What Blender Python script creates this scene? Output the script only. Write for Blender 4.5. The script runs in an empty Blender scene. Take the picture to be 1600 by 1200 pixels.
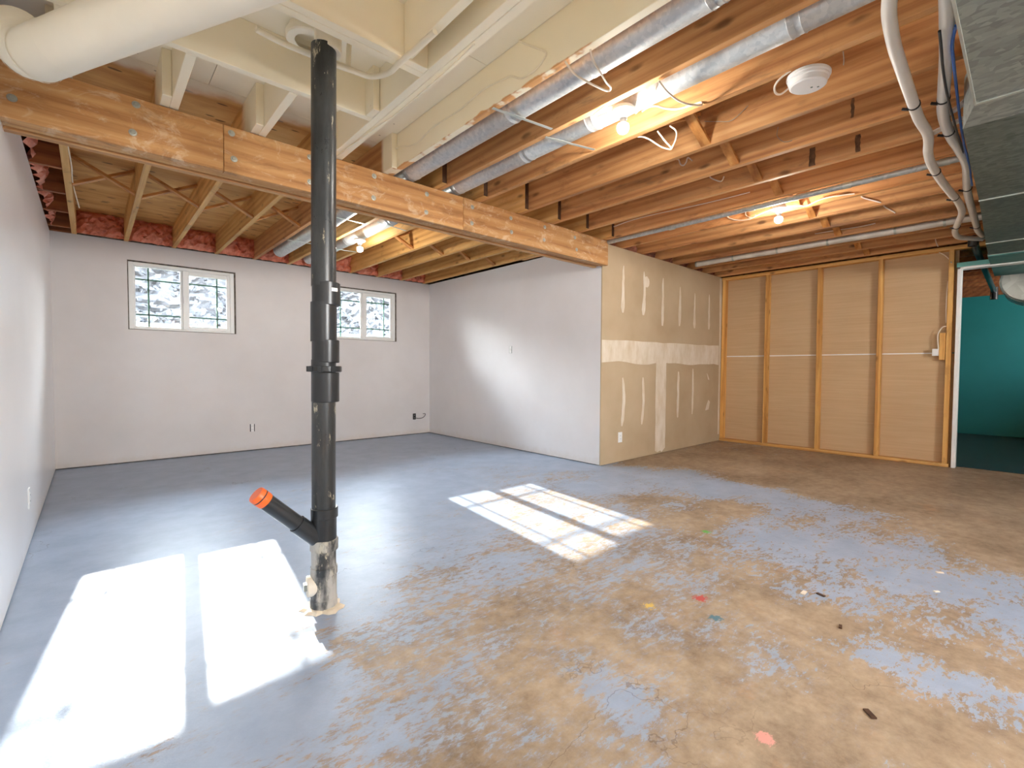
import bpy, bmesh, math, random
from mathutils import Vector, Matrix
random.seed(7)
PI = math.pi
SC = bpy.context.scene
COL = SC.collection

# ------------------------------------------------------------------ camera, sky, sun, exposure
cam_d = bpy.data.cameras.new('camera')
cam = bpy.data.objects.new('camera', cam_d)
COL.objects.link(cam)
F_PX = 735.89
cam_d.sensor_fit = 'HORIZONTAL'
cam_d.sensor_width = 36.0
cam_d.lens = F_PX / 1600 * 36.0
cam_d.clip_start = 0.02
cam_d.clip_end = 300
yaw, pitch, roll = 0.841155168, -0.0320302223, 0.00528207450
fw = Vector((math.cos(yaw) * math.cos(pitch), math.sin(yaw) * math.cos(pitch), math.sin(pitch)))
r0 = Vector((math.sin(yaw), -math.cos(yaw), 0))
u0 = r0.cross(fw)
rt = r0 * math.cos(roll) + u0 * math.sin(roll)
up = -r0 * math.sin(roll) + u0 * math.cos(roll)
m = Matrix((rt, up, -fw)).transposed().to_4x4()
m.translation = Vector((0, 0, 1.0646))
cam.matrix_world = m
SC.camera = cam

vs = SC.view_settings
vs.view_transform = 'Standard'
vs.look = 'None'
vs.gamma = 1.0
vs.use_curve_mapping = False
vs.exposure = 2.95
SC.cycles.use_denoising = True
SC.cycles.max_bounces = 10
SC.cycles.diffuse_bounces = 7
SC.cycles.glossy_bounces = 5
SC.cycles.transparent_max_bounces = 16
SC.cycles.caustics_reflective = False
SC.cycles.caustics_refractive = False
SC.cycles.sample_clamp_indirect = 6.0

SKY_STRENGTH = 13.0
SUN_STRENGTH = 2.7
BULB_STRENGTH = 108.0

world = bpy.data.worlds.new('world')
SC.world = world
world.use_nodes = True
wn = world.node_tree.nodes
bg = wn['Background']
wtc = wn.new('ShaderNodeTexCoord')
wsep = wn.new('ShaderNodeSeparateXYZ')
wramp = wn.new('ShaderNodeValToRGB')
world.node_tree.links.new(wtc.outputs['Generated'], wsep.inputs[0])
world.node_tree.links.new(wsep.outputs['Z'], wramp.inputs[0])
wramp.color_ramp.elements[0].position = 0.0
wramp.color_ramp.elements[0].color = (1.0, 0.98, 0.95, 1)
wramp.color_ramp.elements[1].position = 0.7
wramp.color_ramp.elements[1].color = (0.70, 0.84, 1.0, 1)
world.node_tree.links.new(wramp.outputs[0], bg.inputs['Color'])
bg.inputs['Strength'].default_value = SKY_STRENGTH

sun_d = bpy.data.lights.new('sun', 'SUN')
sun_d.energy = SUN_STRENGTH
sun_d.angle = math.radians(0.42)
sun_d.color = (1.0, 0.97, 0.92)
sun = bpy.data.objects.new('sun', sun_d)
COL.objects.link(sun)
sun.rotation_euler = Vector((-0.285, -2.34, -1.0)).to_track_quat('-Z', 'Y').to_euler()
sun.location = (2, 12, 6)

def portal(loc, sx, sz, direction):
    d = bpy.data.lights.new('window_portal', 'AREA')
    d.shape = 'RECTANGLE'
    d.size, d.size_y = sx, sz
    d.cycles.is_portal = True
    o = bpy.data.objects.new('window_portal', d)
    COL.objects.link(o)
    o.location = loc
    o.rotation_euler = Vector(direction).to_track_quat('-Z', 'Z').to_euler()

portal((0.84, 6.83, 1.86), 1.0, 0.74, (0, -1, 0))
portal((3.04, 6.83, 1.86), 1.0, 0.74, (0, -1, 0))
portal((2.1, -3.63, 1.97), 1.6, 0.66, (0, 1, 0))  # portal of the added window in the back wall
portal((9.32, -2.33, 1.92), 0.85, 0.45, (0, 1, 0))  # portal of the added opening in the teal room

# ------------------------------------------------------------------ helpers
def tag(o, label=None, cat=None, group=None, kind=None):
    if label: o['label'] = label
    if cat: o['category'] = cat
    if group: o['group'] = group
    if kind: o['kind'] = kind
    return o

def empty(name, loc=(0, 0, 0), **k):
    o = bpy.data.objects.new(name, None)
    o.empty_display_size = 0.1
    COL.objects.link(o)
    o.location = loc
    return tag(o, **k)

def wloc(o):
    v = Vector(o.location)
    while o.parent:
        o = o.parent
        v += Vector(o.location)
    return v

class MB:
    """collects shapes in world coordinates; build() links them as one mesh object"""
    def __init__(s):
        s.v, s.f, s.sm = [], [], []
    def add(s, vs_, fs, smooth=False):
        b = len(s.v)
        s.v += [tuple(x) for x in vs_]
        s.f += [tuple(i + b for i in f) for f in fs]
        s.sm += [smooth] * len(fs)
        return s
    def box(s, x0, x1, y0, y1, z0, z1):
        x0, x1 = min(x0, x1), max(x0, x1); y0, y1 = min(y0, y1), max(y0, y1); z0, z1 = min(z0, z1), max(z0, z1)
        v = [(x0, y0, z0), (x1, y0, z0), (x1, y1, z0), (x0, y1, z0), (x0, y0, z1), (x1, y0, z1), (x1, y1, z1), (x0, y1, z1)]
        return s.add(v, [(0, 3, 2, 1), (4, 5, 6, 7), (0, 1, 5, 4), (1, 2, 6, 5), (2, 3, 7, 6), (3, 0, 4, 7)])
    def hexa(s, bottom, top):
        v = list(bottom) + list(top)
        return s.add(v, [(0, 3, 2, 1), (4, 5, 6, 7), (0, 1, 5, 4), (1, 2, 6, 5), (2, 3, 7, 6), (3, 0, 4, 7)])
    def bar(s, a, b, w, h, upv=(0, 0, 1)):
        a, b = Vector(a), Vector(b)
        d = (b - a).normalized()
        x = d.cross(Vector(upv)).normalized()
        y = x.cross(d).normalized()
        q = [(-1, -1), (1, -1), (1, 1), (-1, 1)]
        A = [a + x * (i * w / 2) + y * (j * h / 2) for i, j in q]
        B = [b + x * (i * w / 2) + y * (j * h / 2) for i, j in q]
        return s.add(A + B, [(0, 3, 2, 1), (4, 5, 6, 7), (0, 1, 5, 4), (1, 2, 6, 5), (2, 3, 7, 6), (3, 0, 4, 7)])
    def tube(s, pts, r, n=10, caps=True):
        pts = [Vector(p) for p in pts]
        rr = r if isinstance(r, (list, tuple)) else [r] * len(pts)
        vs_, fs = [], []
        prev = None
        for i, p in enumerate(pts):
            t = (pts[min(i + 1, len(pts) - 1)] - pts[max(i - 1, 0)])
            if t.length < 1e-9: t = Vector((0, 0, 1))
            t.normalize()
            if prev is None:
                ref = Vector((0, 0, 1)) if abs(t.z) < 0.9 else Vector((1, 0, 0))
                x = t.cross(ref).normalized()
            else:
                x = prev - t * prev.dot(t)
                x.normalize()
            prev = x
            y = t.cross(x)
            for k in range(n):
                a = 2 * PI * k / n
                vs_.append(p + (x * math.cos(a) + y * math.sin(a)) * rr[i])
        for i in range(len(pts) - 1):
            for k in range(n):
                k2 = (k + 1) % n
                fs.append((i * n + k, i * n + k2, (i + 1) * n + k2, (i + 1) * n + k))
        s.add(vs_, fs, True)
        if caps:
            e = (len(pts) - 1) * n
            s.add([vs_[k] for k in range(n)], [tuple(reversed(range(n)))])
            s.add([vs_[e + k] for k in range(n)], [tuple(range(n))])
        return s
    def lathe(s, prof, o=(0, 0, 0), axis=(0, 0, 1), n=28, smooth=True):
        """prof: (radius, height) pairs along axis from o"""
        o = Vector(o); ax = Vector(axis).normalized()
        ref = Vector((1, 0, 0)) if abs(ax.x) < 0.9 else Vector((0, 1, 0))
        x = ref - ax * ref.dot(ax); x.normalize()
        y = ax.cross(x)
        vs_, fs = [], []
        for r, h in prof:
            for k in range(n):
                a = 2 * PI * k / n
                vs_.append(o + ax * h + (x * math.cos(a) + y * math.sin(a)) * max(r, 1e-5))
        for i in range(len(prof) - 1):
            for k in range(n):
                k2 = (k + 1) % n
                fs.append((i * n + k, i * n + k2, (i + 1) * n + k2, (i + 1) * n + k))
        return s.add(vs_, fs, smooth)
    def poly_prism(s, outline, y0, y1):
        """outline of (x, z) points extruded along Y"""
        n = len(outline)
        A = [(x, y0, z) for x, z in outline]; B = [(x, y1, z) for x, z in outline]
        return s.add(A + B, [tuple(range(n)), tuple(reversed(range(n, 2 * n)))] + [(i, n + i, n + (i + 1) % n, (i + 1) % n) for i in range(n)])
    def build(s, name, material, parent=None, origin=None, bevel=0.0, **k):
        o0 = Vector(origin) if origin is not None else (wloc(parent) if parent else Vector((0, 0, 0)))
        me = bpy.data.meshes.new(name)
        me.from_pydata([tuple(Vector(v) - o0) for v in s.v], [], s.f)
        me.polygons.foreach_set('use_smooth', s.sm)
        bm = bmesh.new(); bm.from_mesh(me)
        bmesh.ops.recalc_face_normals(bm, faces=bm.faces)
        for e in bm.edges:
            if len(e.link_faces) == 2 and e.calc_face_angle(0.0) > 0.55: e.smooth = False
        bm.to_mesh(me); bm.free()
        me.update()
        o = bpy.data.objects.new(name, me)
        COL.objects.link(o)
        me.materials.append(material)
        if parent:
            o.parent = parent
            o.location = o0 - wloc(parent)
        else:
            o.location = o0
        if bevel:
            md = o.modifiers.new('bevel', 'BEVEL')
            md.width = bevel; md.segments = 1; md.limit_method = 'ANGLE'
        return tag(o, **k)

def smooth_path(pts, n=6):
    P = [Vector(p) for p in pts]
    if len(P) < 3: return P
    out = []
    for i in range(len(P) - 1):
        a, b, c, d = P[max(i - 1, 0)], P[i], P[i + 1], P[min(i + 2, len(P) - 1)]
        for k in range(n):
            t = k / n
            out.append(0.5 * ((2 * b) + (c - a) * t + (2 * a - 5 * b + 4 * c - d) * t * t + (3 * b - a - 3 * c + d) * t ** 3))
    out.append(P[-1])
    return out

# ------------------------------------------------------------------ materials
def srgb(r, g, b):
    def f(c):
        c /= 255
        return c / 12.92 if c <= 0.04045 else ((c + 0.055) / 1.055) ** 2.4
    return (f(r), f(g), f(b), 1.0)

class NT:
    def __init__(s, name):
        s.m = bpy.data.materials.new(name)
        s.m.use_nodes = True
        s.t = s.m.node_tree
        s.b = s.t.nodes['Principled BSDF']
        s.out = s.t.nodes['Material Output']
    def n(s, typ, **k):
        nd = s.t.nodes.new('ShaderNode' + typ)
        for a, v in k.items():
            if a in nd.inputs.keys() if isinstance(a, str) else False:
                nd.inputs[a].default_value = v
            else:
                setattr(nd, a, v)
        return nd
    def l(s, a, b): s.t.links.new(a, b)
    def val(s, x, inp):
        if hasattr(x, 'is_linked') or isinstance(x, bpy.types.NodeSocket): s.l(x, inp)
        else: inp.default_value = x
    def math(s, op, a, b=0.0, clamp=False):
        nd = s.t.nodes.new('ShaderNodeMath'); nd.operation = op; nd.use_clamp = clamp
        s.val(a, nd.inputs[0]); s.val(b, nd.inputs[1])
        return nd.outputs[0]
    def mix(s, fac, a, b):
        nd = s.t.nodes.new('ShaderNodeMix'); nd.data_type = 'RGBA'
        s.val(fac, nd.inputs[0]); s.val(a, nd.inputs[6]); s.val(b, nd.inputs[7])
        return nd.outputs[2]
    def ramp(s, fac, stops):
        nd = s.t.nodes.new('ShaderNodeValToRGB')
        e = nd.color_ramp.elements
        e[0].position, e[0].color = stops[0]
        e[1].position, e[1].color = stops[-1]
        for p, c in stops[1:-1]:
            x = e.new(p); x.color = c
        s.l(fac, nd.inputs[0])
        return nd.outputs[0]
    def sm(s, x, lo, hi):
        nd = s.t.nodes.new('ShaderNodeMapRange'); nd.interpolation_type = 'SMOOTHSTEP'
        s.l(x, nd.inputs[0]); nd.inputs[1].default_value = lo; nd.inputs[2].default_value = hi
        return nd.outputs[0]
    def coord(s, kind='Object', scale=(1, 1, 1), rand=False):
        if kind == 'World':
            src = s.t.nodes.new('ShaderNodeNewGeometry').outputs['Position']
        else:
            src = s.t.nodes.new('ShaderNodeTexCoord').outputs[kind]
        if rand:
            oi = s.t.nodes.new('ShaderNodeObjectInfo')
            k = s.math('MULTIPLY', oi.outputs['Random'], 37.0)
            a = s.t.nodes.new('ShaderNodeVectorMath'); a.operation = 'ADD'
            s.l(src, a.inputs[0]); s.l(k, a.inputs[1]); src = a.outputs[0]
        mp = s.t.nodes.new('ShaderNodeMapping')
        s.l(src, mp.inputs[0]); mp.inputs['Scale'].default_value = scale
        return mp.outputs[0]
    def noise(s, co, scale, detail=3, rough=0.55, dist=0.0):
        nd = s.t.nodes.new('ShaderNodeTexNoise')
        s.l(co, nd.inputs['Vector']); nd.inputs['Scale'].default_value = scale
        nd.inputs['Detail'].default_value = detail; nd.inputs['Roughness'].default_value = rough
        nd.inputs['Distortion'].default_value = dist
        return nd.outputs[0]
    def voro(s, co, scale, feature='F1'):
        nd = s.t.nodes.new('ShaderNodeTexVoronoi'); nd.feature = feature
        s.l(co, nd.inputs['Vector']); nd.inputs['Scale'].default_value = scale
        return nd.outputs['Distance']
    def bump(s, h, strength=0.2, dist=0.01):
        nd = s.t.nodes.new('ShaderNodeBump')
        nd.inputs['Strength'].default_value = strength; nd.inputs['Distance'].default_value = dist
        s.l(h, nd.inputs['Height']); s.l(nd.outputs[0], s.b.inputs['Normal'])
    def done(s, color=None, rough=None, metal=None, spec=None):
        if color is not None: s.val(color, s.b.inputs['Base Color'])
        if rough is not None: s.val(rough, s.b.inputs['Roughness'])
        if metal is not None: s.val(metal, s.b.inputs['Metallic'])
        if spec is not None: s.b.inputs['Specular IOR Level'].default_value = spec
        return s.m

def plain(name, col, rough=0.5, metal=0.0, var=0.06, scale=6.0, spec=0.5):
    t = NT(name)
    n = t.noise(t.coord('Object', rand=True), scale, 4)
    c2 = tuple(max(0, c * (1 - var * 2)) for c in col[:3]) + (1,)
    c1 = tuple(min(1, c * (1 + var)) for c in col[:3]) + (1,)
    return t.done(t.ramp(n, [(0.3, c2), (0.7, c1)]), rough, metal, spec)


def wood(name, light, mid, dark, axis=1, rough=0.62, knots=0.12, spray=None, streak=0.25, chalk=False):
    t = NT(name)
    lo = [9.0, 9.0, 9.0]; lo[axis] = 0.55
    co = t.coord('Object', tuple(lo), rand=True)
    n1 = t.noise(co, 1.0, 5, 0.6, 0.8)
    hi = [60.0, 60.0, 60.0]; hi[axis] = 1.5
    n2 = t.noise(t.coord('Object', tuple(hi), rand=True), 1.0, 3, 0.6)
    wv = t.n('TexWave', wave_type='RINGS'); t.l(co, wv.inputs['Vector'])
    wv.inputs['Scale'].default_value = 0.55; wv.inputs['Distortion'].default_value = 6.0
    wv.inputs['Detail'].default_value = 2.0; wv.inputs['Detail Scale'].default_value = 0.7
    g = t.math('ADD', t.math('MULTIPLY', n1, 0.58), t.math('MULTIPLY', wv.outputs['Fac'], 0.13))
    g = t.math('ADD', g, t.math('MULTIPLY', n2, 0.30))
    col = t.ramp(g, [(0.34, dark), (0.50, mid), (0.68, light)])
    oi = t.n('ObjectInfo')
    hsv = t.n('HueSaturation')
    t.l(col, hsv.inputs['Color'])
    t.l(t.math('ADD', t.math('MULTIPLY', oi.outputs['Random'], 0.24), 0.88), hsv.inputs['Value'])
    col = hsv.outputs[0]
    # knots
    ks = [11.0, 11.0, 11.0]; ks[axis] = 4.2
    kco = t.coord('Object', tuple(ks), rand=True)
    kd = t.math('ADD', t.voro(kco, 1.0), t.math('MULTIPLY', t.noise(kco, 4.0, 3), 0.12))
    kf = t.math('SUBTRACT', 1.0, t.sm(kd, knots - 0.02, knots + 0.17))
    kf = t.math('MULTIPLY', kf, t.sm(t.noise(kco, 0.55, 2), 0.44, 0.60))
    col = t.mix(t.math('MULTIPLY', kf, 0.8), col, tuple(c * 0.32 for c in dark[:3]) + (1,))
    bs = [5.0, 5.0, 5.0]; bs[axis] = 2.0
    bn = t.noise(t.coord('Object', tuple(bs), rand=True), 1.2, 7, 0.7, 0.8)
    col = t.mix(t.math('MULTIPLY', t.sm(bn, 0.52, 0.72), 0.55), col, tuple(c * 0.62 for c in dark[:3]) + (1,))
    # weathered dark streaks along the grain
    ss = [5.0, 5.0, 5.0]; ss[axis] = 0.8
    sn = t.noise(t.coord('Object', tuple(ss), rand=True), 1.0, 6, 0.7, 0.4)
    sf = t.math('MULTIPLY', t.sm(sn, 0.60, 0.74), streak)
    col = t.mix(sf, col, (0.10, 0.075, 0.06, 1))
    if chalk:      # whitish scuffs and swirls on the face
        cn = t.noise(t.coord('World', (2.2, 1, 3.5)), 2.6, 8, 0.72, 1.6)
        col = t.mix(t.math('MULTIPLY', t.sm(cn, 0.50, 0.66), 0.50), col, srgb(224, 202, 172))
        dn = t.noise(t.coord('World', (1.2, 1, 5)), 2.0, 7, 0.7, 1.0)
        col = t.mix(t.math('MULTIPLY', t.sm(dn, 0.60, 0.72), 0.55), col, srgb(112, 72, 46))
    r = rough
    if spray:
        geo = t.n('NewGeometry')
        sep = t.n('SeparateXYZ'); t.l(geo.outputs['Position'], sep.inputs[0])
        sn3 = t.n('SeparateXYZ'); t.l(geo.outputs['True Normal'], sn3.inputs[0])
        wn_ = t.noise(t.coord('World', (1, 1, 1)), 3.5, 4, 0.6)
        if spray == 'all':
            f = t.sm(t.noise(t.coord('World', (2, 2, 2)), 9.0, 5, 0.7), 0.24, 0.30)
        elif spray == 'face':      # spray came from the -X side: that face and most of the underside
            side = t.sm(t.math('MULTIPLY', sn3.outputs['X'], -1.0), 0.4, 0.6)
            under = t.math('MULTIPLY', t.sm(t.math('MULTIPLY', sn3.outputs['Z'], -1.0), 0.4, 0.6), t.sm(wn_, 0.44, 0.50))
            low = t.sm(t.math('ADD', sep.outputs['Z'], t.math('MULTIPLY', wn_, 0.10)), 2.488, 2.498)
            front = t.sm(t.math('MULTIPLY', sn3.outputs['Y'], -1.0), 0.4, 0.6)
            f = t.math('MAXIMUM', t.math('MAXIMUM', t.math('MULTIPLY', side, low), under), front)
            f = t.math('MULTIPLY', f, t.sm(t.math('MULTIPLY', sep.outputs['Y'], -1.0), -3.16, -3.10))
        elif spray == 'fade':      # overspray that fades with distance from the sprayed bay
            yy = t.math('ADD', sep.outputs['Y'], t.math('MULTIPLY', wn_, 0.30))
            f = t.math('SUBTRACT', 1.0, t.sm(yy, 3.36, 3.50))
            f = t.math('MULTIPLY', f, t.math('SUBTRACT', 1.0, t.sm(sep.outputs['X'], 1.60, 1.63)))
        col = t.mix(f, col, t.mix(t.noise(t.coord('World'), 2.0, 3), srgb(242, 230, 200), srgb(252, 244, 222)))
    t.bump(g, 0.12, 0.004)
    return t.done(col, r, 0.0, 0.35)

M = {}
# walls ------------------------------------------------------------
def wall_paint(name, a, b, rough, scuff=0.10, spec=0.5):
    t = NT(name)
    co = t.coord('World')
    n = t.noise(co, 1.3, 5, 0.6)
    col = t.ramp(n, [(0.3, b), (0.7, a)])
    s = t.noise(t.coord('World', (1, 1, 1)), 7.0, 8, 0.75)
    col = t.mix(t.math('MULTIPLY', t.sm(s, 0.66, 0.74), scuff), col, srgb(150, 128, 100))
    # dirt and torn paper close to the floor
    sep = t.n('SeparateXYZ'); t.l(co, sep.inputs[0])
    low = t.math('MULTIPLY', 4.0 * scuff, t.math('SUBTRACT', 1.0, t.sm(t.math('ADD', sep.outputs['Z'], t.math('MULTIPLY', s, -0.20)), -0.10, 0.0)))
    col = t.mix(t.math('MULTIPLY', low, 0.55), col, srgb(190, 165, 130))
    t.bump(t.noise(co, 60.0, 3), 0.04, 0.002)
    return t.done(col, rough, 0, spec)
M['white_wall'] = wall_paint('white_wall_paint', srgb(230, 229, 230), srgb(222, 220, 220), 0.40)
M['far_wall'] = wall_paint('far_wall_paint', srgb(222, 219, 218), srgb(212, 208, 206), 0.5)
M['left_wall'] = wall_paint('left_wall_paint', srgb(242, 242, 243), srgb(236, 236, 236), 0.28)
def gypsum():
    t = NT('bare_gypsum_board')
    n = t.noise(t.coord('World'), 1.5, 4)
    col = t.ramp(n, [(0.3, srgb(178, 158, 128)), (0.7, srgb(194, 175, 146))])
    return t.done(col, 0.8, 0, 0.2)
M['gypsum'] = gypsum()
def backing():
    t = NT('brown_paper_backing')
    n = t.noise(t.coord('World', (1, 1.2, 34)), 1.6, 4, 0.6)
    n2 = t.noise(t.coord('World'), 1.1, 3)
    col = t.ramp(t.math('ADD', t.math('MULTIPLY', n, 0.6), t.math('MULTIPLY', n2, 0.4)), [(0.3, srgb(190, 160, 122)), (0.7, srgb(206, 178, 140))])
    return t.done(col, 0.75, 0, 0.3)
M['backing'] = backing()
def compound():
    t = NT('joint_compound')
    n = t.noise(t.coord('World', (3, 3, 1)), 4.0, 5, 0.65)
    return t.done(t.ramp(n, [(0.25, srgb(206, 190, 162)), (0.7, srgb(228, 219, 204))]), 0.85, 0, 0.2)
M['compound'] = compound()
M['teal_wall'] = wall_paint('teal_wall_paint', srgb(36, 134, 134), srgb(30, 124, 124), 0.5, 0.0)
M['teal_trim'] = plain('teal_overspray', srgb(120, 196, 190), 0.5)
M['foam'] = plain('dark_gap_foam', srgb(112, 102, 92), 0.9, var=0.35, scale=24)
M['vinyl'] = plain('white_vinyl', srgb(236, 238, 236), 0.35, var=0.02)
M['muntin'] = plain('dark_green_muntin', srgb(70, 120, 100), 0.5)
M['plate_white'] = plain('white_plastic', srgb(238, 238, 236), 0.35, var=0.02)
M['dark_plastic'] = plain('dark_plastic', srgb(40, 40, 42), 0.45)
M['slate'] = plain('grey_led', srgb(90, 110, 100), 0.4)

# wood -------------------------------------------------------------
M['joist'] = wood('joist_fir', srgb(224, 176, 122), srgb(206, 152, 98), srgb(170, 114, 72), 1, streak=0.60, knots=0.16)
M['joist_pale'] = wood('joist_spruce', srgb(226, 184, 122), srgb(212, 163, 96), srgb(180, 128, 70), 1, streak=0.18)
M['joist_spray'] = wood('joist_half_sprayed', srgb(224, 176, 122), srgb(206, 152, 98), srgb(170, 114, 72), 1, spray='face')
M['cream_wood'] = wood('sprayed_lumber', srgb(224, 176, 122), srgb(206, 152, 98), srgb(170, 114, 72), 1, spray='all', knots=0.0, streak=0.1)
M['fade_joist'] = wood('joist_fading_spray', srgb(226, 184, 122), srgb(212, 163, 96), srgb(180, 128, 70), 1, spray='fade')
M['block'] = wood('blocking_lumber', srgb(176, 112, 64), srgb(150, 90, 52), srgb(120, 68, 40), 0, streak=0.2)
M['strut'] = wood('bridging_lumber', srgb(214, 160, 96), srgb(196, 134, 72), srgb(160, 100, 52), 0, knots=0.0, streak=0.1)
M['beam'] = wood('beam_fir', srgb(212, 166, 112), srgb(194, 142, 88), srgb(158, 106, 62), 0, knots=-0.08, streak=0.40, chalk=True)
M['beam_pale'] = wood('beam_fir_pale', srgb(226, 186, 136), srgb(212, 164, 112), srgb(186, 132, 84), 0, knots=0.06, streak=0.15)
M['stud'] = wood('stud_spruce', srgb(236, 192, 120), srgb(224, 172, 98), srgb(190, 132, 68), 2, knots=0.13, streak=0.10)
M['plate'] = wood('plate_spruce', srgb(230, 184, 116), srgb(216, 164, 94), srgb(182, 126, 66), 1, knots=0.13, streak=0.10)
def plywood(name, spray):
    t = NT(name)
    n = t.noise(t.coord('World', (1.2, 7, 4)), 1.0, 5, 0.6, 0.6)
    col = t.ramp(n, [(0.3, srgb(186, 130, 72)), (0.5, srgb(214, 164, 98)), (0.72, srgb(228, 186, 122))])
    d = t.voro(t.coord('World', (5.5, 17, 5)), 1.0)
    n2 = t.noise(t.coord('World', (12, 40, 12)), 1.0, 3)
    dash = t.math('SUBTRACT', 1.0, t.sm(t.math('ADD', d, t.math('MULTIPLY', n2, 0.22)), 0.26, 0.32))
    col = t.mix(t.math('MULTIPLY', dash, 0.75), col, srgb(74, 50, 34))
    if spray:
        sep = t.n('SeparateXYZ'); t.l(t.coord('World'), sep.inputs[0])
        wn_ = t.noise(t.coord('World'), 3.5, 4, 0.6)
        yy = t.math('ADD', sep.outputs['Y'], t.math('MULTIPLY', wn_, 0.22))
        f = t.math('SUBTRACT', 1.0, t.sm(yy, 3.34, 3.46))
        f = t.math('MULTIPLY', f, t.math('SUBTRACT', 1.0, t.sm(sep.outputs['X'], 1.61, 1.64)))
        specks = t.math('SUBTRACT', 1.0, t.sm(t.voro(t.coord('World', (9, 9, 9)), 1.0), 0.05, 0.075))
        cr = t.mix(t.math('MULTIPLY', specks, 0.55), srgb(246, 238, 218), srgb(120, 96, 74))
        col = t.mix(f, col, cr)
    return t.done(col, 0.7, 0, 0.25)
M['ply'] = plywood('subfloor_plywood', False)
M['ply_spray'] = plywood('subfloor_plywood_sprayed', True)

# metal, plastic -----------------------------------------------------
def galv(name, a, b, rough, scale=40, stretch=(1, 1, 1), metal=0.85):
    t = NT(name)
    co = t.coord('Object', stretch, rand=True)
    v = t.n('TexVoronoi'); t.l(co, v.inputs['Vector']); v.inputs['Scale'].default_value = scale
    bw = t.n('RGBToBW'); t.l(v.outputs['Color'], bw.inputs[0])
    n = t.noise(co, 3.0, 5, 0.65)
    f = t.math('ADD', t.math('MULTIPLY', bw.outputs[0], 0.45), t.math('MULTIPLY', n, 0.55))
    col = t.ramp(f, [(0.25, b), (0.75, a)])
    rr = t.math('ADD', t.math('MULTIPLY', n, 0.22), rough - 0.1)
    return t.done(col, rr, metal, 0.5)
M['galv'] = galv('galvanised_duct', srgb(216, 218, 216), srgb(184, 190, 192), 0.36, 60, metal=0.4)
M['trunk_dim_reflection'] = galv('galvanised_trunk_dim_reflection', srgb(140, 151, 144), srgb(98, 109, 103), 0.46, 45, (1, 0.7, 1), 0.7)  # darker copy for far sections: their dimmer reflections painted into the base colour
M['trunk'] = galv('galvanised_trunk', srgb(172, 180, 174), srgb(124, 132, 127), 0.50, 45, (1, 0.7, 1), 0.55)
M['trunk_teal'] = galv('trunk_with_teal_overspray', srgb(110, 160, 152), srgb(70, 124, 120), 0.55, 22, (1, 0.35, 1), 0.4)
M['flange'] = plain('seam_edge_metal', srgb(200, 206, 198), 0.4, 0.6)
M['foil'] = galv('duct_foil', srgb(226, 226, 220), srgb(186, 186, 178), 0.38, 9, metal=0.7)
M['conduit'] = galv('grey_conduit', srgb(200, 204, 202), srgb(160, 166, 164), 0.42, 50, metal=0.4)
M['bolt'] = plain('bolt_head_metal', srgb(176, 178, 168), 0.45, 0.6)
M['hose'] = plain('white_hose', srgb(234, 230, 222), 0.45, var=0.03)
M['vent'] = plain('dirty_white_pipe', srgb(214, 206, 194), 0.5, var=0.12, scale=5)
M['cable'] = plain('white_cable', srgb(238, 226, 208), 0.5, var=0.03)
M['cable_cream'] = plain('painted_cable', srgb(240, 230, 206), 0.6, var=0.03)
M['black_rubber'] = plain('black_rubber', srgb(24, 25, 27), 0.5)
M['blue_cable'] = plain('blue_cable', srgb(62, 110, 190), 0.45)
M['black_cable'] = plain('black_cable', srgb(36, 38, 42), 0.45)
M['cream_metal'] = plain('cream_painted_metal', srgb(242, 234, 214), 0.45, var=0.03, scale=3)
M['porcelain'] = plain('porcelain', srgb(240, 240, 238), 0.2, var=0.01)
M['orange_cap'] = plain('orange_cap', srgb(250, 110, 40), 0.4, var=0.06)
M['insul'] = None
def abs_black(name, dust):
    t = NT(name)
    co = t.coord('Object')
    base = t.ramp(t.noise(t.coord('Object', (6, 6, 1.2)), 3.0, 5, 0.7), [(0.35, srgb(38, 40, 41)), (0.75, srgb(66, 69, 70))])
    sp = t.noise(t.coord('Object', (9, 9, 3)), 2.2, 7, 0.75)
    col = t.mix(t.math('MULTIPLY', t.sm(sp, 0.60 - dust * 0.12, 0.66 - dust * 0.06), 0.8), base, srgb(206, 196, 170))
    if dust > 0.4:
        col = t.mix(t.sm(t.noise(t.coord('Object', (5, 5, 2)), 3.0, 5), 0.36, 0.60), col, srgb(176, 172, 164))
    r = t.math('ADD', t.math('MULTIPLY', sp, 0.4), 0.12 + dust * 0.2)
    return t.done(col, r, 0, 0.55)
M['abs'] = abs_black('black_pipe', 0.0)
M['abs_dusty'] = abs_black('black_pipe_dusty', 0.8)
M['abs_clean'] = plain('black_fitting', srgb(46, 48, 50), 0.3, var=0.12)
def insulation():
    t = NT('pink_insulation')
    co = t.coord('World')
    n = t.noise(co, 9.0, 6, 0.7)
    col = t.ramp(n, [(0.3, srgb(176, 88, 64)), (0.5, srgb(224, 132, 102)), (0.72, srgb(240, 166, 138))])
    t.bump(n, 0.8, 0.03)
    return t.done(col, 0.45, 0, 0.5)
M['insul'] = insulation()
M['insul_brown'] = plain('brown_insulation', srgb(156, 100, 78), 0.8, var=0.3, scale=14)

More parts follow.
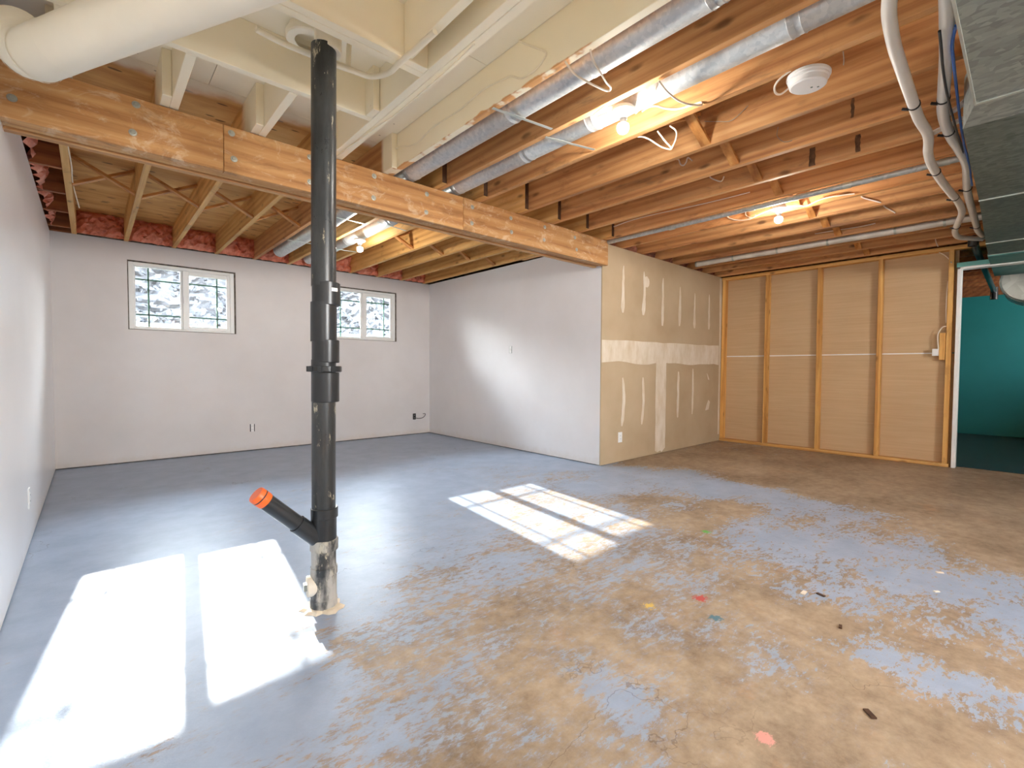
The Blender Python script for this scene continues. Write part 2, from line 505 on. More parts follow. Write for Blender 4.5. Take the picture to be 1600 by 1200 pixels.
def glass():
    t = NT('window_glass')
    tr = t.n('BsdfTransparent'); gl = t.n('BsdfGlossy'); fr = t.n('Fresnel'); mx = t.n('MixShader')
    tr.inputs[0].default_value = (0.97, 0.985, 0.98, 1)
    gl.inputs['Roughness'].default_value = 0.02
    fr.inputs[0].default_value = 1.5
    t.l(fr.outputs[0], mx.inputs[0]); t.l(tr.outputs[0], mx.inputs[1]); t.l(gl.outputs[0], mx.inputs[2])
    t.l(mx.outputs[0], t.out.inputs['Surface'])
    return t.m
M['glass'] = glass()
def emit(name, col, s):
    t = NT(name)
    t.b.inputs['Base Color'].default_value = (1, 1, 1, 1)
    t.b.inputs['Emission Color'].default_value = col
    t.b.inputs['Emission Strength'].default_value = s
    return t.m
M['bulb'] = emit('lit_bulb', (1.0, 0.96, 0.89, 1), BULB_STRENGTH)

def floor_mat():
    t = NT('worn_painted_concrete')
    co = t.coord('World')
    at = t.n('Attribute', attribute_name='paint_left')
    keep = at.outputs['Fac']
    # wear runs in short strokes across the slab
    rot = t.n('Mapping'); t.l(co, rot.inputs[0])
    rot.inputs['Rotation'].default_value = (0, 0, math.radians(18))
    rot.inputs['Scale'].default_value = (1.0, 2.1, 1.0)
    n1 = t.noise(rot.outputs[0], 2.6, 11, 0.72, 0.4)
    n2 = t.noise(rot.outputs[0], 19.0, 9, 0.78, 0.15)
    nn = t.math('ADD', t.math('MULTIPLY', n1, 0.42), t.math('MULTIPLY', n2, 0.58))
    x = t.math('ADD', t.math('MULTIPLY', t.math('SUBTRACT', nn, 0.5), 3.6), t.math('ADD', keep, t.math('MULTIPLY', t.sm(keep, 0.84, 1.0), 0.9)))
    hard = t.sm(x, 0.47, 0.55)
    soft = t.sm(x, 0.15, 0.85)
    psep = t.n('SeparateXYZ'); t.l(co, psep.inputs[0])
    crisp = t.sm(t.math('SUBTRACT', psep.outputs['X'], psep.outputs['Y']), 0.8, 1.8)     # the paint flakes off cleanly there, elsewhere it is rubbed thin
    wh = t.math('ADD', t.math('MULTIPLY', crisp, 0.48), 0.42)
    paint_f = t.math('ADD', t.math('MULTIPLY', hard, wh), t.math('MULTIPLY', soft, t.math('SUBTRACT', 1.0, wh)))
    c1 = t.noise(co, 1.6, 8, 0.7)
    c2 = t.noise(co, 14.0, 6, 0.7)
    cc = t.math('ADD', t.math('MULTIPLY', c1, 0.6), t.math('MULTIPLY', c2, 0.4))
    conc = t.ramp(cc, [(0.34, srgb(118, 101, 83)), (0.46, srgb(152, 134, 113)), (0.56, srgb(172, 154, 131)), (0.70, srgb(192, 175, 153))])
    rust = t.sm(t.noise(co, 2.6, 7, 0.75), 0.56, 0.70)
    conc = t.mix(t.math('MULTIPLY', rust, 0.35), conc, srgb(190, 148, 108))
    pn = t.noise(co, 5.0, 6, 0.65)
    paint = t.ramp(pn, [(0.3, srgb(146, 160, 180)), (0.7, srgb(164, 177, 196))])
    col = t.mix(paint_f, conc, paint)
    # scuffs
    sc = t.noise(rot.outputs[0], 22.0, 8, 0.8)
    col = t.mix(t.math('MULTIPLY', t.sm(sc, 0.68, 0.76), 0.5), col, srgb(96, 78, 64))
    # hairline cracks
    cw = t.n('VectorMath', operation='ADD')
    nv = t.n('TexNoise'); t.l(co, nv.inputs['Vector']); nv.inputs['Scale'].default_value = 3.0; nv.inputs['Detail'].default_value = 5
    t.l(co, cw.inputs[0]); t.l(nv.outputs['Color'], cw.inputs[1])
    ck = t.voro(cw.outputs[0], 0.55, 'DISTANCE_TO_EDGE')
    ckf = t.math('MULTIPLY', t.math('SUBTRACT', 1.0, t.sm(ck, 0.0008, 0.0025)), t.sm(t.noise(co, 0.9, 2), 0.48, 0.56))
    col = t.mix(t.math('MULTIPLY', ckf, 0.4), col, srgb(88, 70, 56))
    # spilled paint spots
    for (px, py, r, cl) in ((2.10, 1.02, 0.035, srgb(190, 60, 60)), (1.98, 0.90, 0.03, srgb(60, 120, 140)), (3.0, 1.43, 0.03, srgb(90, 180, 80)),
                            (1.86, 1.14, 0.028, srgb(226, 190, 90)), (1.44, 0.50, 0.03, srgb(226, 160, 150)), (0.40, 1.95, 0.045, srgb(60, 110, 80)),
                            (0.44, 1.86, 0.04, srgb(70, 110, 90))):
        d = t.n('VectorMath', operation='DISTANCE'); t.l(co, d.inputs[0]); d.inputs[1].default_value = (px, py, 0)
        dd = t.math('ADD', d.outputs['Value'], t.math('MULTIPLY', t.math('SUBTRACT', n2, 0.5), 0.16))
        col = t.mix(t.math('MULTIPLY', t.math('SUBTRACT', 1.0, t.sm(dd, r * 0.6, r)), 0.8), col, cl)
    rr = t.math('ADD', t.math('MULTIPLY', paint_f, -0.10), t.math('ADD', t.math('MULTIPLY', c1, 0.10), 0.38))
    t.bump(t.math('ADD', t.math('MULTIPLY', hard, 0.4), t.math('ADD', t.math('MULTIPLY', c2, 0.5), t.math('MULTIPLY', t.noise(rot.outputs[0], 70.0, 4, 0.7), 0.5))), 0.35, 0.004)
    return t.done(col, rr, 0, 0.07)
M['floor'] = floor_mat()
M['dim_floor'] = plain('dim_reflection_floor', srgb(46, 60, 66), 0.4, var=0.1)  # dimness and teal reflection put into the floor colour
M['grass'] = plain('pale_lawn', (0.024, 0.028, 0.020, 1), 0.95, var=0.2, scale=3, spec=0.1)
M['hedge'] = plain('hedge_leaf', (0.038, 0.040, 0.045, 1), 0.9, var=0.25, scale=3, spec=0.1)
M['fence'] = plain('pale_kerb_board', (0.040, 0.042, 0.040, 1), 0.9, var=0.1, spec=0.1)
M['tar'] = plain('old_tar_stain', srgb(116, 84, 58), 0.8, var=0.4, scale=20)
M['dark_end'] = plain('dark_end_grain', srgb(84, 56, 36), 0.8, var=0.2, scale=30)

# ------------------------------------------------------------------ room shell
H = 2.44
XL, YF, XP, YB, XS = -0.2874, 6.706, 4.1677, 3.1949, 7.0597
JZ0, JZ1 = 2.44, 2.675       # joists: underside, top

# floor: a grid whose vertices carry how much paint is left
CTRL = [(0.01,4.58,1), (0.66,5.02,1), (1.81,5.11,1), (3.23,5.53,1), (3.89,4.35,1), (3.97,3.37,1), (-0.11,2.84,.95), (0.65,2.81,1), (1.60,3.21,1), (2.30,3.61,1), (0.18,2.26,.9), (-0.01,1.96,.9), (-0.14,1.91,.9), (0.28,1.63,.85), (0.58,2.17,.9), (1.00,2.30,.95), (1.27,2.39,.85), (0.87,1.99,.85), (0.72,1.73,.4), (0.72,1.60,.3), (0.60,1.59,.85), (0.48,1.49,.9), (0.70,1.41,.62), (1.01,1.79,.6), (1.45,2.49,.8), (1.80,2.66,.82), (1.30,2.04,.48), (1.50,1.86,.68), (1.65,1.84,.6), (1.18,1.64,.4), (0.93,1.60,.52), (0.86,1.27,.48), (0.68,1.28,.55), (1.14,1.42,.35), (1.06,1.18,.25), (0.88,1.10,.42), (2.43,2.49,.6), (2.79,2.64,.45), (3.59,3.01,.55), (3.39,2.61,.97), (3.81,2.82,.9), (2.92,2.28,.6), (4.05,2.61,.75), (4.22,2.29,.8), (4.18,1.85,.85), (4.26,1.50,0.77), (4.19,1.19,0.68), (4.83,3.12,0), (5.34,2.59,0), (4.94,1.74,0), (4.75,1.16,0), (5.52,0.85,0), (4.89,0.37,0), (4.13,0.16,.02), (5.70,1.40,0), (6.47,0.74,0), (3.82,0.05,.1), (5.71,0.13,0), (3.35,2.16,.3), (3.50,1.90,.45), (3.60,1.59,.2), (3.13,1.51,.2), (3.16,1.31,.6), (3.20,1.12,0.72), (3.20,0.97,0.77), (3.26,0.79,0.72), (3.28,0.64,0.72), (3.20,0.48,0.72), (3.23,0.36,0.72), (3.15,0.23,0.72), (3.11,0.10,0.72), (3.02,0.02,0.64), (3.75,1.11,0.53), (3.74,0.80,.55), (3.68,0.56,.6), (3.56,0.40,.6), (3.55,0.26,.4), (2.60,0.91,.4), (2.56,0.75,.55), (2.50,0.48,.55), (2.54,0.38,0.53), (2.59,0.24,.55), (2.61,0.13,.32), (2.72,0.03,.45), (2.24,0.78,.15), (2.35,0.61,.1), (2.28,0.48,.22), (2.24,0.45,0.53), (2.20,0.32,0.64), (2.20,0.18,0.72), (2.20,0.09,0.68), (2.16,0.04,0.55), (2.43,0.17,.15), (2.38,0.02,.15), (1.98,0.37,.25), (1.82,0.43,.15), (1.64,0.47,.12), (1.90,0.20,.2), (1.53,0.53,.1), (2.23,1.43,.55), (2.22,1.23,.45), (1.97,1.45,.52), (1.78,1.43,.42), (1.91,1.23,.2), (1.66,1.22,.32), (1.94,1.05,.35), (2.02,0.91,.3), (1.65,1.06,.52), (1.48,1.25,.42), (1.52,1.09,.22), (1.33,1.19,.38), (1.28,0.99,.7), (1.25,0.89,.8), (1.24,0.79,.65), (1.11,0.93,.22), (1.10,1.06,.12), (1.61,0.89,.22), (1.44,0.84,.32), (1.59,0.76,.1), (1.84,0.75,.42), (1.86,0.64,.42), (1.46,0.63,.1), (1.53,1.48,.32), (1.34,1.50,.25), (1.26,0.67,.2), (1.65,0.24,.2), (0.85,0.94,.3), (1.89,0.02,.2), (1,6,1), (3.5,6,1), (0,4,1), (0,0.5,.8), (1,-1,.5), (3,-1.5,.3), (9,1,0), (6,-2,0.2)]
def paint_at(x, y):
    sw = sv = 0.0
    for cx, cy, v in CTRL:
        d2 = (x - cx) ** 2 + (y - cy) ** 2 + 1e-4
        w = 1.0 / d2 ** 1.7
        sw += w; sv += w * v
    return sv / sw
def make_floor():
    xs = [-0.4 + 0.07 * i for i in range(108)] + [7.3 + 0.5 * i for i in range(10)]
    ys = [-3.7 + 0.5 * i for i in range(7)] + [-0.2 + 0.07 * i for i in range(101)]
    V = [(x, y, 0.0) for y in ys for x in xs]
    nx = len(xs)
    Fc = [(j * nx + i, j * nx + i + 1, (j + 1) * nx + i + 1, (j + 1) * nx + i) for j in range(len(ys) - 1) for i in range(nx - 1)]
    me = bpy.data.meshes.new('floor')
    me.from_pydata(V, [], Fc)
    a = me.attributes.new('paint_left', 'FLOAT', 'POINT')
    a.data.foreach_set('value', [paint_at(v[0], v[1]) for v in V])
    me.materials.append(M['floor'])
    o = bpy.data.objects.new('floor', me)
    COL.objects.link(o)
    tag(o, kind='structure')
make_floor()

def wall_holes(mb, x0, x1, z0, z1, y0, y1, holes):
    """wall slab in the XZ plane with rectangular holes (sorted by x)"""
    x = x0
    for hx0, hx1, hz0, hz1 in holes:
        mb.box(x, hx0, y0, y1, z0, z1)
        mb.box(hx0, hx1, y0, y1, z0, hz0)
        mb.box(hx0, hx1, y0, y1, hz1, z1)
        x = hx1
    return mb.box(x, x1, y0, y1, z0, z1)

WIN = [(0.317, 1.366, 1.480, 2.246), (2.525, 3.574, 1.480, 2.236)]
FR = [(0.325, 1.352, 1.486, 2.232), (2.533, 3.560, 1.486, 2.222)]
mb = MB(); wall_holes(mb, XL - 0.02, XP + 0.02, 0.011, H, YF, YF + 0.013, WIN)
wall_far = mb.build('wall_far', M['far_wall'], kind='structure')
mb = MB(); wall_holes(mb, XL - 0.12, XS + 0.2, 0.0, 2.70, YF + 0.0132, YF + 0.13, FR)
mb.build('sheathing', M['foam'], wall_far)
mb = MB().box(XL - 0.013, XL, -3.5, YF + 0.013, 0.011, H)
wall_left = mb.build('wall_left', M['left_wall'], kind='structure')
MB().box(XL - 0.1, XL - 0.0132, -3.7, YF + 0.0131, 0.0, H).build('wall_core', M['foam'], wall_left)
mb = MB().box(XL - 0.1, XL - 0.04, -3.7, YF + 0.2, H, 2.70)
mb.build('rim_board', M['block'], wall_left)
mb = MB().box(XP, XP + 0.013, YB + 0.0131, YF, 0.009, H)
wall_inner = mb.build('wall_inner', M['white_wall'], kind='structure')
MB().box(XP + 0.0132, XP + 0.10, YB + 0.0132, YF + 0.0131, 0.0, H).build('wall_core', M['foam'], wall_inner)
mb = MB().box(XP, XS + 0.1, YB, YB + 0.013, 0.004, H)
wall_drywall = mb.build('wall_centre', M['gypsum'], kind='structure')
mb = MB().box(XP + 0.1, XS + 0.1, YB + 0.0135, YB + 0.10, 0.0, H)
mb.build('wall_core', M['foam'], wall_drywall)
MB().box(XS + 0.1, XS + 0.2, YB + 0.11, YF + 0.13, 0.0, 2.70).build('wall_core', M['foam'], wall_drywall)  # unseen wall added to keep sky light out behind the inner wall

# dried joint compound on the bare board
def blob(cx, z0, z1, w, lean=0.0, taper=0.4, n=9):
    L, R = [], []
    for i in range(n):
        f = i / (n - 1)
        z = z0 + (z1 - z0) * f
        ww = w * (1 - taper * f) * random.uniform(0.8, 1.1) * (0.45 if i in (0, n - 1) else 1.0)
        c = cx + lean * math.sin(f * PI * 0.9) + random.uniform(-0.004, 0.004)
        L.append((c - ww / 2, z)); R.append((c + ww / 2, z))
    return L + R[::-1]
for cx, z0, z1, w, ln in ((4.555, 1.715, 2.25, 0.075, 0), (4.972, 1.72, 2.24, 0.075, 0.02), (5.408, 1.62, 2.22, 0.07, 0), (5.83, 1.645, 2.16, 0.075, 0.006),
                          (6.235, 1.64, 2.12, 0.07, 0), (6.66, 1.65, 2.15, 0.065, 0.004), (4.56, 0.41, 0.97, 0.055, 0.035), (4.972, 0.40, 0.97, 0.055, 0.03),
                          (5.82, 0.43, 1.04, 0.06, 0.006), (6.215, 0.45, 1.08, 0.05, 0.008)):
    MB().poly_prism(blob(cx, z0, z1, w, ln, 0.55 if z0 > 1.5 else 0.1), YB - 0.0015, YB + 0.004).build('compound_stroke', M['compound'], wall_drywall)
MB().poly_prism(blob(5.035, 2.06, 2.19, 0.12, 0, 0.3, 6), YB - 0.0018, YB + 0.004).build('compound_patch', M['compound'], wall_drywall)
MB().poly_prism([(6.62, 1.02), (6.655, 1.0), (6.71, 0.92), (6.67, 0.925)], YB - 0.0015, YB + 0.004).build('compound_patch', M['compound'], wall_drywall)
MB().poly_prism([(6.69, 0.63), (6.74, 0.60), (6.70, 0.49), (6.60, 0.48), (6.63, 0.55)], YB - 0.0015, YB + 0.004).build('compound_patch', M['compound'], wall_drywall)
top = [(XP + 0.002 + (2.82 * i / 18), 1.392 + 0.03 * i / 18 + random.uniform(-0.006, 0.006)) for i in range(19)]
bot = [(XP + 0.002 + (2.82 * i / 18), 1.142 + 0.012 * math.sin(i * 0.9) + random.uniform(-0.008, 0.008)) for i in range(19)]
MB().poly_prism(bot + top[::-1], YB - 0.0016, YB + 0.004).build('compound_band', M['compound'], wall_drywall)
l_ = [(5.275 + random.uniform(-0.006, 0.006), 0.045 + 1.12 * i / 10) for i in range(11)]
r_ = [(5.512 + random.uniform(-0.006, 0.006), 0.06 + 1.10 * i / 10) for i in range(11)]
MB().poly_prism([(5.33, 0.02), (5.40, 0.035), (5.43, 0.012)] + r_ + l_[::-1], YB - 0.0014, YB + 0.004).build('compound_band', M['compound'], wall_drywall)
MB().poly_prism([(7.0, 0.1), (7.057, 0.1), (7.057, 2.42), (6.985, 2.42), (7.01, 1.3)], YB - 0.0012, YB + 0.004).build('compound_band', M['compound'], wall_drywall)

# stud wall on the right
wall_right = empty('wall_right', kind='structure')
XB = XS + 0.089
YJ = 0.64
seam_z = 1.268
MB().box(XB, XB + 0.012, YJ - 0.02, YB, 0.0, seam_z - 0.005).build('drywall_panel', M['backing'], wall_right)
MB().box(XB, XB + 0.012, YJ - 0.02, YB, seam_z + 0.005, H).build('drywall_panel', M['backing'], wall_right)
MB().box(XB - 0.004, XB + 0.010, YJ + 0.06, YB, seam_z - 0.0065, seam_z + 0.0065).build('panel_seam', M['plate_white'], wall_right)
MB().box(XB + 0.0125, XB + 0.022, YJ - 0.02, YB + 0.1, 0.0, H).build('teal_panel', M['teal_wall'], wall_right)
MB().box(XS, XB, YJ, YB, 0.0, 0.038).build('bottom_plate', M['plate'], wall_right, origin=(XS, 1.9, 0), bevel=0.003)
MB().box(XS, XB, 0.20, YB, H - 0.045, H - 0.002).build('top_plate', M['plate'], wall_right, origin=(XS, 1.9, H), bevel=0.003)
for yc in (3.168, 2.565, 1.925, 1.295, 0.672):
    j0, j1 = random.uniform(-0.006, 0.006), random.uniform(-0.006, 0.006)
    w = 0.022 if yc < 3 else 0.024
    z0, z1 = 0.038, H - 0.045
    MB().hexa([(XS + 0.002, yc - w + j0, z0), (XB, yc - w + j0, z0), (XB, yc + w + j0, z0), (XS + 0.002, yc + w + j0, z0)],
              [(XS + 0.002, yc - w + j1, z1), (XB, yc - w + j1, z1), (XB, yc + w + j1, z1), (XS + 0.002, yc + w + j1, z1)]).build('stud', M['stud'], wall_right, origin=(XS, yc, 1.2), bevel=0.003)
MB().box(XS + 0.01, XS + 0.048, 0.70, 0.752, 1.19, 1.49).build('blocking', M['stud'], wall_right, origin=(XS, .7, 1.3), bevel=0.003)

# doorway beside it
door_1 = empty('door_1', kind='structure')
MB().box(XS - 0.004, XB + 0.024, YJ - 0.045, YJ - 0.018, 0.0, 2.195).build('jamb_bead', M['plate_white'], door_1, bevel=0.003)
MB().box(XS - 0.004, XB + 0.024, -0.36, YJ - 0.018, 2.172, 2.197).build('head_bead', M['plate_white'], door_1, bevel=0.003)
MB().box(XS + 0.012, XB + 0.020, YJ - 0.053, YJ - 0.045, 0.0, 2.172).build('jamb_lining', M['vinyl'], door_1)
MB().box(XS, XB + 0.024, -0.36, YJ - 0.01, 2.197, 2.245).build('door_header', M['teal_trim'], door_1, bevel=0.003)
MB().box(XS, XB + 0.024, -0.45, -0.36, 0.0, H).build('far_jamb', M['teal_wall'], door_1)

# room beyond
tw = empty('wall_teal', kind='structure')
MB().box(11.12, 11.2, -2.2, 4.2, 0, 2.32).build('teal_end_panel', M['teal_wall'], tw)
MB().box(11.14, 11.2, -2.2, 4.2, 2.32, 2.7).build('rim_board', M['block'], tw)
MB().box(XB + 0.03, 11.2, 4.1, 4.2, 0, 2.44).build('teal_side_panel', M['teal_wall'], tw)
wall_holes(MB(), XB + 0.03, 11.2, 0, 2.70, -2.3, -2.2, [(8.9, 9.75, 1.7, 2.15)]).build('teal_side_panel', M['teal_wall'], tw)  # opening added out of view so sky light fills the teal room
MB().box(XB + 0.04, 11.12, -2.2, 4.1, 0.001, 0.004).build('dim_slab', M['dim_floor'], tw)

# the walls at the camera's back, with an added, unseen window as fill light for the near floor
mb = MB(); wall_holes(mb, XL - 0.1, XS + 0.1, 0.0, 2.70, -3.6, -3.5, [(1.3, 2.9, 1.64, 2.3)])
wall_near = mb.build('wall_near', M['white_wall'], kind='structure')
mb = MB().box(XS, XS + 0.1, -3.6, -0.45, 0.0, 2.70)
mb.build('wall_side', M['white_wall'], kind='structure')
fill_win = empty('window_3', kind='structure')
mb = MB()
for x in (1.3, 2.07, 2.85): mb.box(x, x + 0.05, -3.58, -3.52, 1.64, 2.3)
mb.box(1.35, 2.85, -3.58, -3.52, 1.64, 1.69).box(1.35, 2.85, -3.58, -3.52, 2.25, 2.3)
mb.build('window_frame', M['vinyl'], fill_win)

# ------------------------------------------------------------------ ceiling: subfloor, joists, bridging
ceiling = empty('ceiling', kind='structure')
for x0, x1, y0, y1, mm in ((-0.4, 0.53, 2.0, 3.2, 'ply_spray'), (0.53, 1.60, 2.0, 3.2, 'ply_spray'), (-0.4, 0.53, -3.6, 2.0, 'ply_spray'), (0.53, 1.60, -3.6, 2.0, 'ply_spray'),
                           (1.60, 2.85, -3.6, 3.2, 'ply_spray'), (2.85, 4.09, -3.6, 3.2, 'ply'), (4.09, 5.33, -3.6, 3.2, 'ply'), (5.33, 7.2, -3.6, 3.2, 'ply'),
                           (-0.4, 1.17, 3.2, 6.9, 'ply_spray'), (1.17, 2.4, 3.2, 6.9, 'ply_spray'), (2.4, 4.3, 3.2, 6.9, 'ply'), (4.3, 7.2, 3.2, 4.6, 'ply'), (7.2, 9.2, -2.4, 4.2, 'ply'), (9.2, 11.2, -2.4, 4.2, 'ply')):
    MB().box(x0 + 0.0015, x1 - 0.0015, y0 + 0.0015, y1 - 0.0015, JZ1, JZ1 + 0.018).build('subfloor_panel', M[mm], ceiling)
MB().box(-0.45, 11.25, -3.7, 6.95, 2.70, 2.73).build('leak_stop_slab', M['block'], ceiling)  # unseen slab added to stop sky light leaking through the panel seams
T = 0.040
def joist(x, y0, y1, mm, z0=JZ0, t=T):
    MB().box(x - t / 2, x + t / 2, y0, y1, z0 + random.uniform(0, 0.004), JZ1).build('joist', M[mm], ceiling, origin=(x, (y0 + y1) / 2, JZ0), bevel=0.002)
XN = [1.62, 2.03, 2.42, 2.875, 3.29, 3.695, 4.11, 4.525, 4.935, 5.35, 5.76, 6.17, 6.58, 6.97]
for i, x in enumerate(XN):
    joist(x, -3.49, 3.28 if x < 4.1 else 4.4, 'joist_spray' if i == 0 else 'joist')
for x in (1.205, 1.246): joist(x, -3.49, 3.28, 'cream_wood', t=0.0395)
for x in (7.45, 7.86, 8.27, 8.68, 9.1, 9.5, 9.9, 10.3, 10.75): joist(x, -2.19, 4.09, 'block')
XW = [-0.104, 0.314, 0.742, 1.165, 1.580, 1.989, 2.38, 2.834, 3.249, 3.655, 4.068]
for i, x in enumerate(XW):
    y0 = 2.99
    joist(x, y0, YF + 0.02, {0: 'fade_joist', 1: 'fade_joist', 2: 'fade_joist', 3: 'fade_joist', 4: 'joist_spray'}.get(i, 'joist_pale'))
    MB().box(x - T / 2 + 0.001, x + T / 2 - 0.001, y0 - 0.0015, y0 + 0.002, JZ0 + 0.006, JZ1 - 0.001).build('joist_end', M['cream_wood'] if i < 5 else M['dark_end'], ceiling, origin=(x, y0, JZ0))
for x in (-0.062, 0.355, 0.783): joist(x, 2.535, 3.28, 'cream_wood')
def header(x0, x1, y, mm='cream_wood', name='header'):
    MB().box(x0, x1, y - 0.019, y + 0.019, JZ0 + random.uniform(0, 0.003), JZ1).build(name, M[mm], ceiling, origin=((x0 + x1) / 2, y, JZ0), bevel=0.002)
header(XL - 0.03, 1.184, 2.513)
header(XL - 0.03, 1.184, 1.935)
header(XL - 0.03, 1.184, 1.974)
MB().box(1.145, 1.183, 2.40, 2.493, JZ0 + 0.004, JZ1).build('nailer', M['cream_wood'], ceiling, origin=(1.16, 2.45, JZ0), bevel=0.002)
MB().box(1.06, 1.10, 1.40, 1.914, JZ0 + 0.01, JZ1).build('joist', M['cream_wood'], ceiling, origin=(1.08, 1.6, JZ0), bevel=0.002)
for y in (4.58, 5.225, 5.845, 6.465):
    MB().box(XL - 0.03, -0.126, y - 0.019, y + 0.019, JZ0 + 0.002, JZ1).build('blocking', M['block'], ceiling, origin=(-0.2, y, JZ0), bevel=0.002)
MB().box(XL - 0.03, -0.126, YF - 0.03, YF + 0.012, JZ0 + 0.001, JZ1).build('blocking', M['block'], ceiling, origin=(-0.2, YF, JZ0), bevel=0.002)
def x_brace(xa, xb, y, mm='strut'):
    for k, (za, zb, dy) in enumerate(((JZ1 - 0.02, JZ0 + 0.018, -0.032), (JZ0 + 0.018, JZ1 - 0.02, 0.032))):
        MB().bar((xa, y + dy, za), (xb, y + dy, zb), 0.058, 0.019, (0, 0, 1)).build('bridging_strut', M[mm], ceiling, origin=((xa + xb) / 2, y, 2.55))
for i in range(len(XW) - 1):
    if i in (4, 5): continue
    x_brace(XW[i] + T / 2, XW[i + 1] - T / 2, 4.93)
for i in range(2, len(XN) - 1):
    x_brace(XN[i] + T / 2, XN[i + 1] - T / 2, 1.44)
# short solid blocks near the far end of two right-hand bays
MB().box(XN[9] + T / 2, XN[10] - T / 2, 2.10, 2.138, JZ0 + 0.08, JZ1).build('blocking', M['strut'], ceiling, origin=(5.5, 2.1, JZ0))

# insulation stuffed behind the joist ends
def batt(x0, x1, y0, y1, z0, z1, parent, face='-y', name='insulation_batt', mm='insul', seed=0):
    rnd = random.Random(seed)
    nx, nz = 12, 7
    V, Fc = [], []
    for j in range(nz + 1):
        for i in range(nx + 1):
            u, w = i / nx, j / nz
            puff = 0.045 * min(1, 6 * u, 6 * (1 - u)) * min(1, 5 * w, 5 * (1 - w))
            crease = 0.030 * (1 if rnd.random() < 0.28 else 0) + rnd.uniform(-0.012, 0.012)
            d = puff - crease
            if face == '-y': V.append((x0 + (x1 - x0) * u, y0 - d, z0 + (z1 - z0) * w))
            else: V.append((x1 + d, y0 + (y1 - y0) * u, z0 + (z1 - z0) * w))
    for j in range(nz):
        for i in range(nx):
            a = j * (nx + 1) + i
            Fc.append((a, a + 1, a + nx + 2, a + nx + 1))
    mb = MB().add(V, Fc, False)
    return mb.build(name, M[mm], parent)
for i in range(len(XW) - 1):
    batt(XW[i] + T / 2, XW[i + 1] - T / 2, 6.63, 6.7, JZ0 + 0.0, JZ1 - 0.002, wall_far, seed=i)
edges = [3.4, 4.56, 5.206, 5.826, 6.446]
for i in range(4):
    batt(XL - 0.03, XL + 0.025, edges[i] + 0.03, edges[i + 1], JZ0, JZ1 - 0.01, wall_left, '+x', mm='insul', seed=20 + i)
for i in range(6, len(XN) - 1):
    batt(XN[i] + T / 2, XN[i + 1] - T / 2, YB + 0.07, 4, JZ0, JZ1 - 0.002, wall_drywall, mm='insul_brown', seed=40 + i)

# ------------------------------------------------------------------ beam
beam = empty('support_beam', (2.0, 3.23, 2.19), label='built-up timber support beam with rows of bolt heads spanning the ceiling joists', cat='beam')
BY0 = 3.112
for x0, x1 in ((XL - 0.03, 0.582), (0.584, 2.25), (2.252, 4.155)):
    MB().box(x0, x1, BY0, BY0 + 0.046, 2.178, 2.438).build('beam_ply', M['beam'], beam, origin=((x0 + x1) / 2, BY0, 2.2), bevel=0.003)
for k, (x0, x1, dz) in enumerate(((XL - 0.03, 4.150, 0.006), (XL - 0.03, 4.15, 0.012), (XL - 0.03, 4.15, 0.0))):
    y = BY0 + 0.0475 + k * 0.051
    MB().box(x0, x1, y, y + 0.048, 2.178 + dz, 2.438).build('beam_ply', M[('beam', 'beam', 'beam_pale')[k]], beam, origin=((x0 + x1) / 2, y, 2.2), bevel=0.004)
for x, z in ((-0.243, 2.271), (0.196, 2.404), (0.181, 2.259), (0.623, 2.402), (0.634, 2.260), (1.058, 2.397), (1.057, 2.243), (1.490, 2.397), (1.485, 2.246),
             (1.912, 2.378), (1.907, 2.242), (2.341, 2.380), (2.335, 2.249), (2.760, 2.381), (2.768, 2.262), (3.184, 2.389), (3.177, 2.270), (3.612, 2.374), (3.64, 2.26)):
    MB().lathe([(0.0001, -0.006), (0.008, -0.006), (0.010, -0.003), (0.017, -0.002), (0.018, 0.0), (0.018, 0.003)], (x, BY0, z), (0, 1, 0), 14).build('bolt_head', M['bolt'], beam)

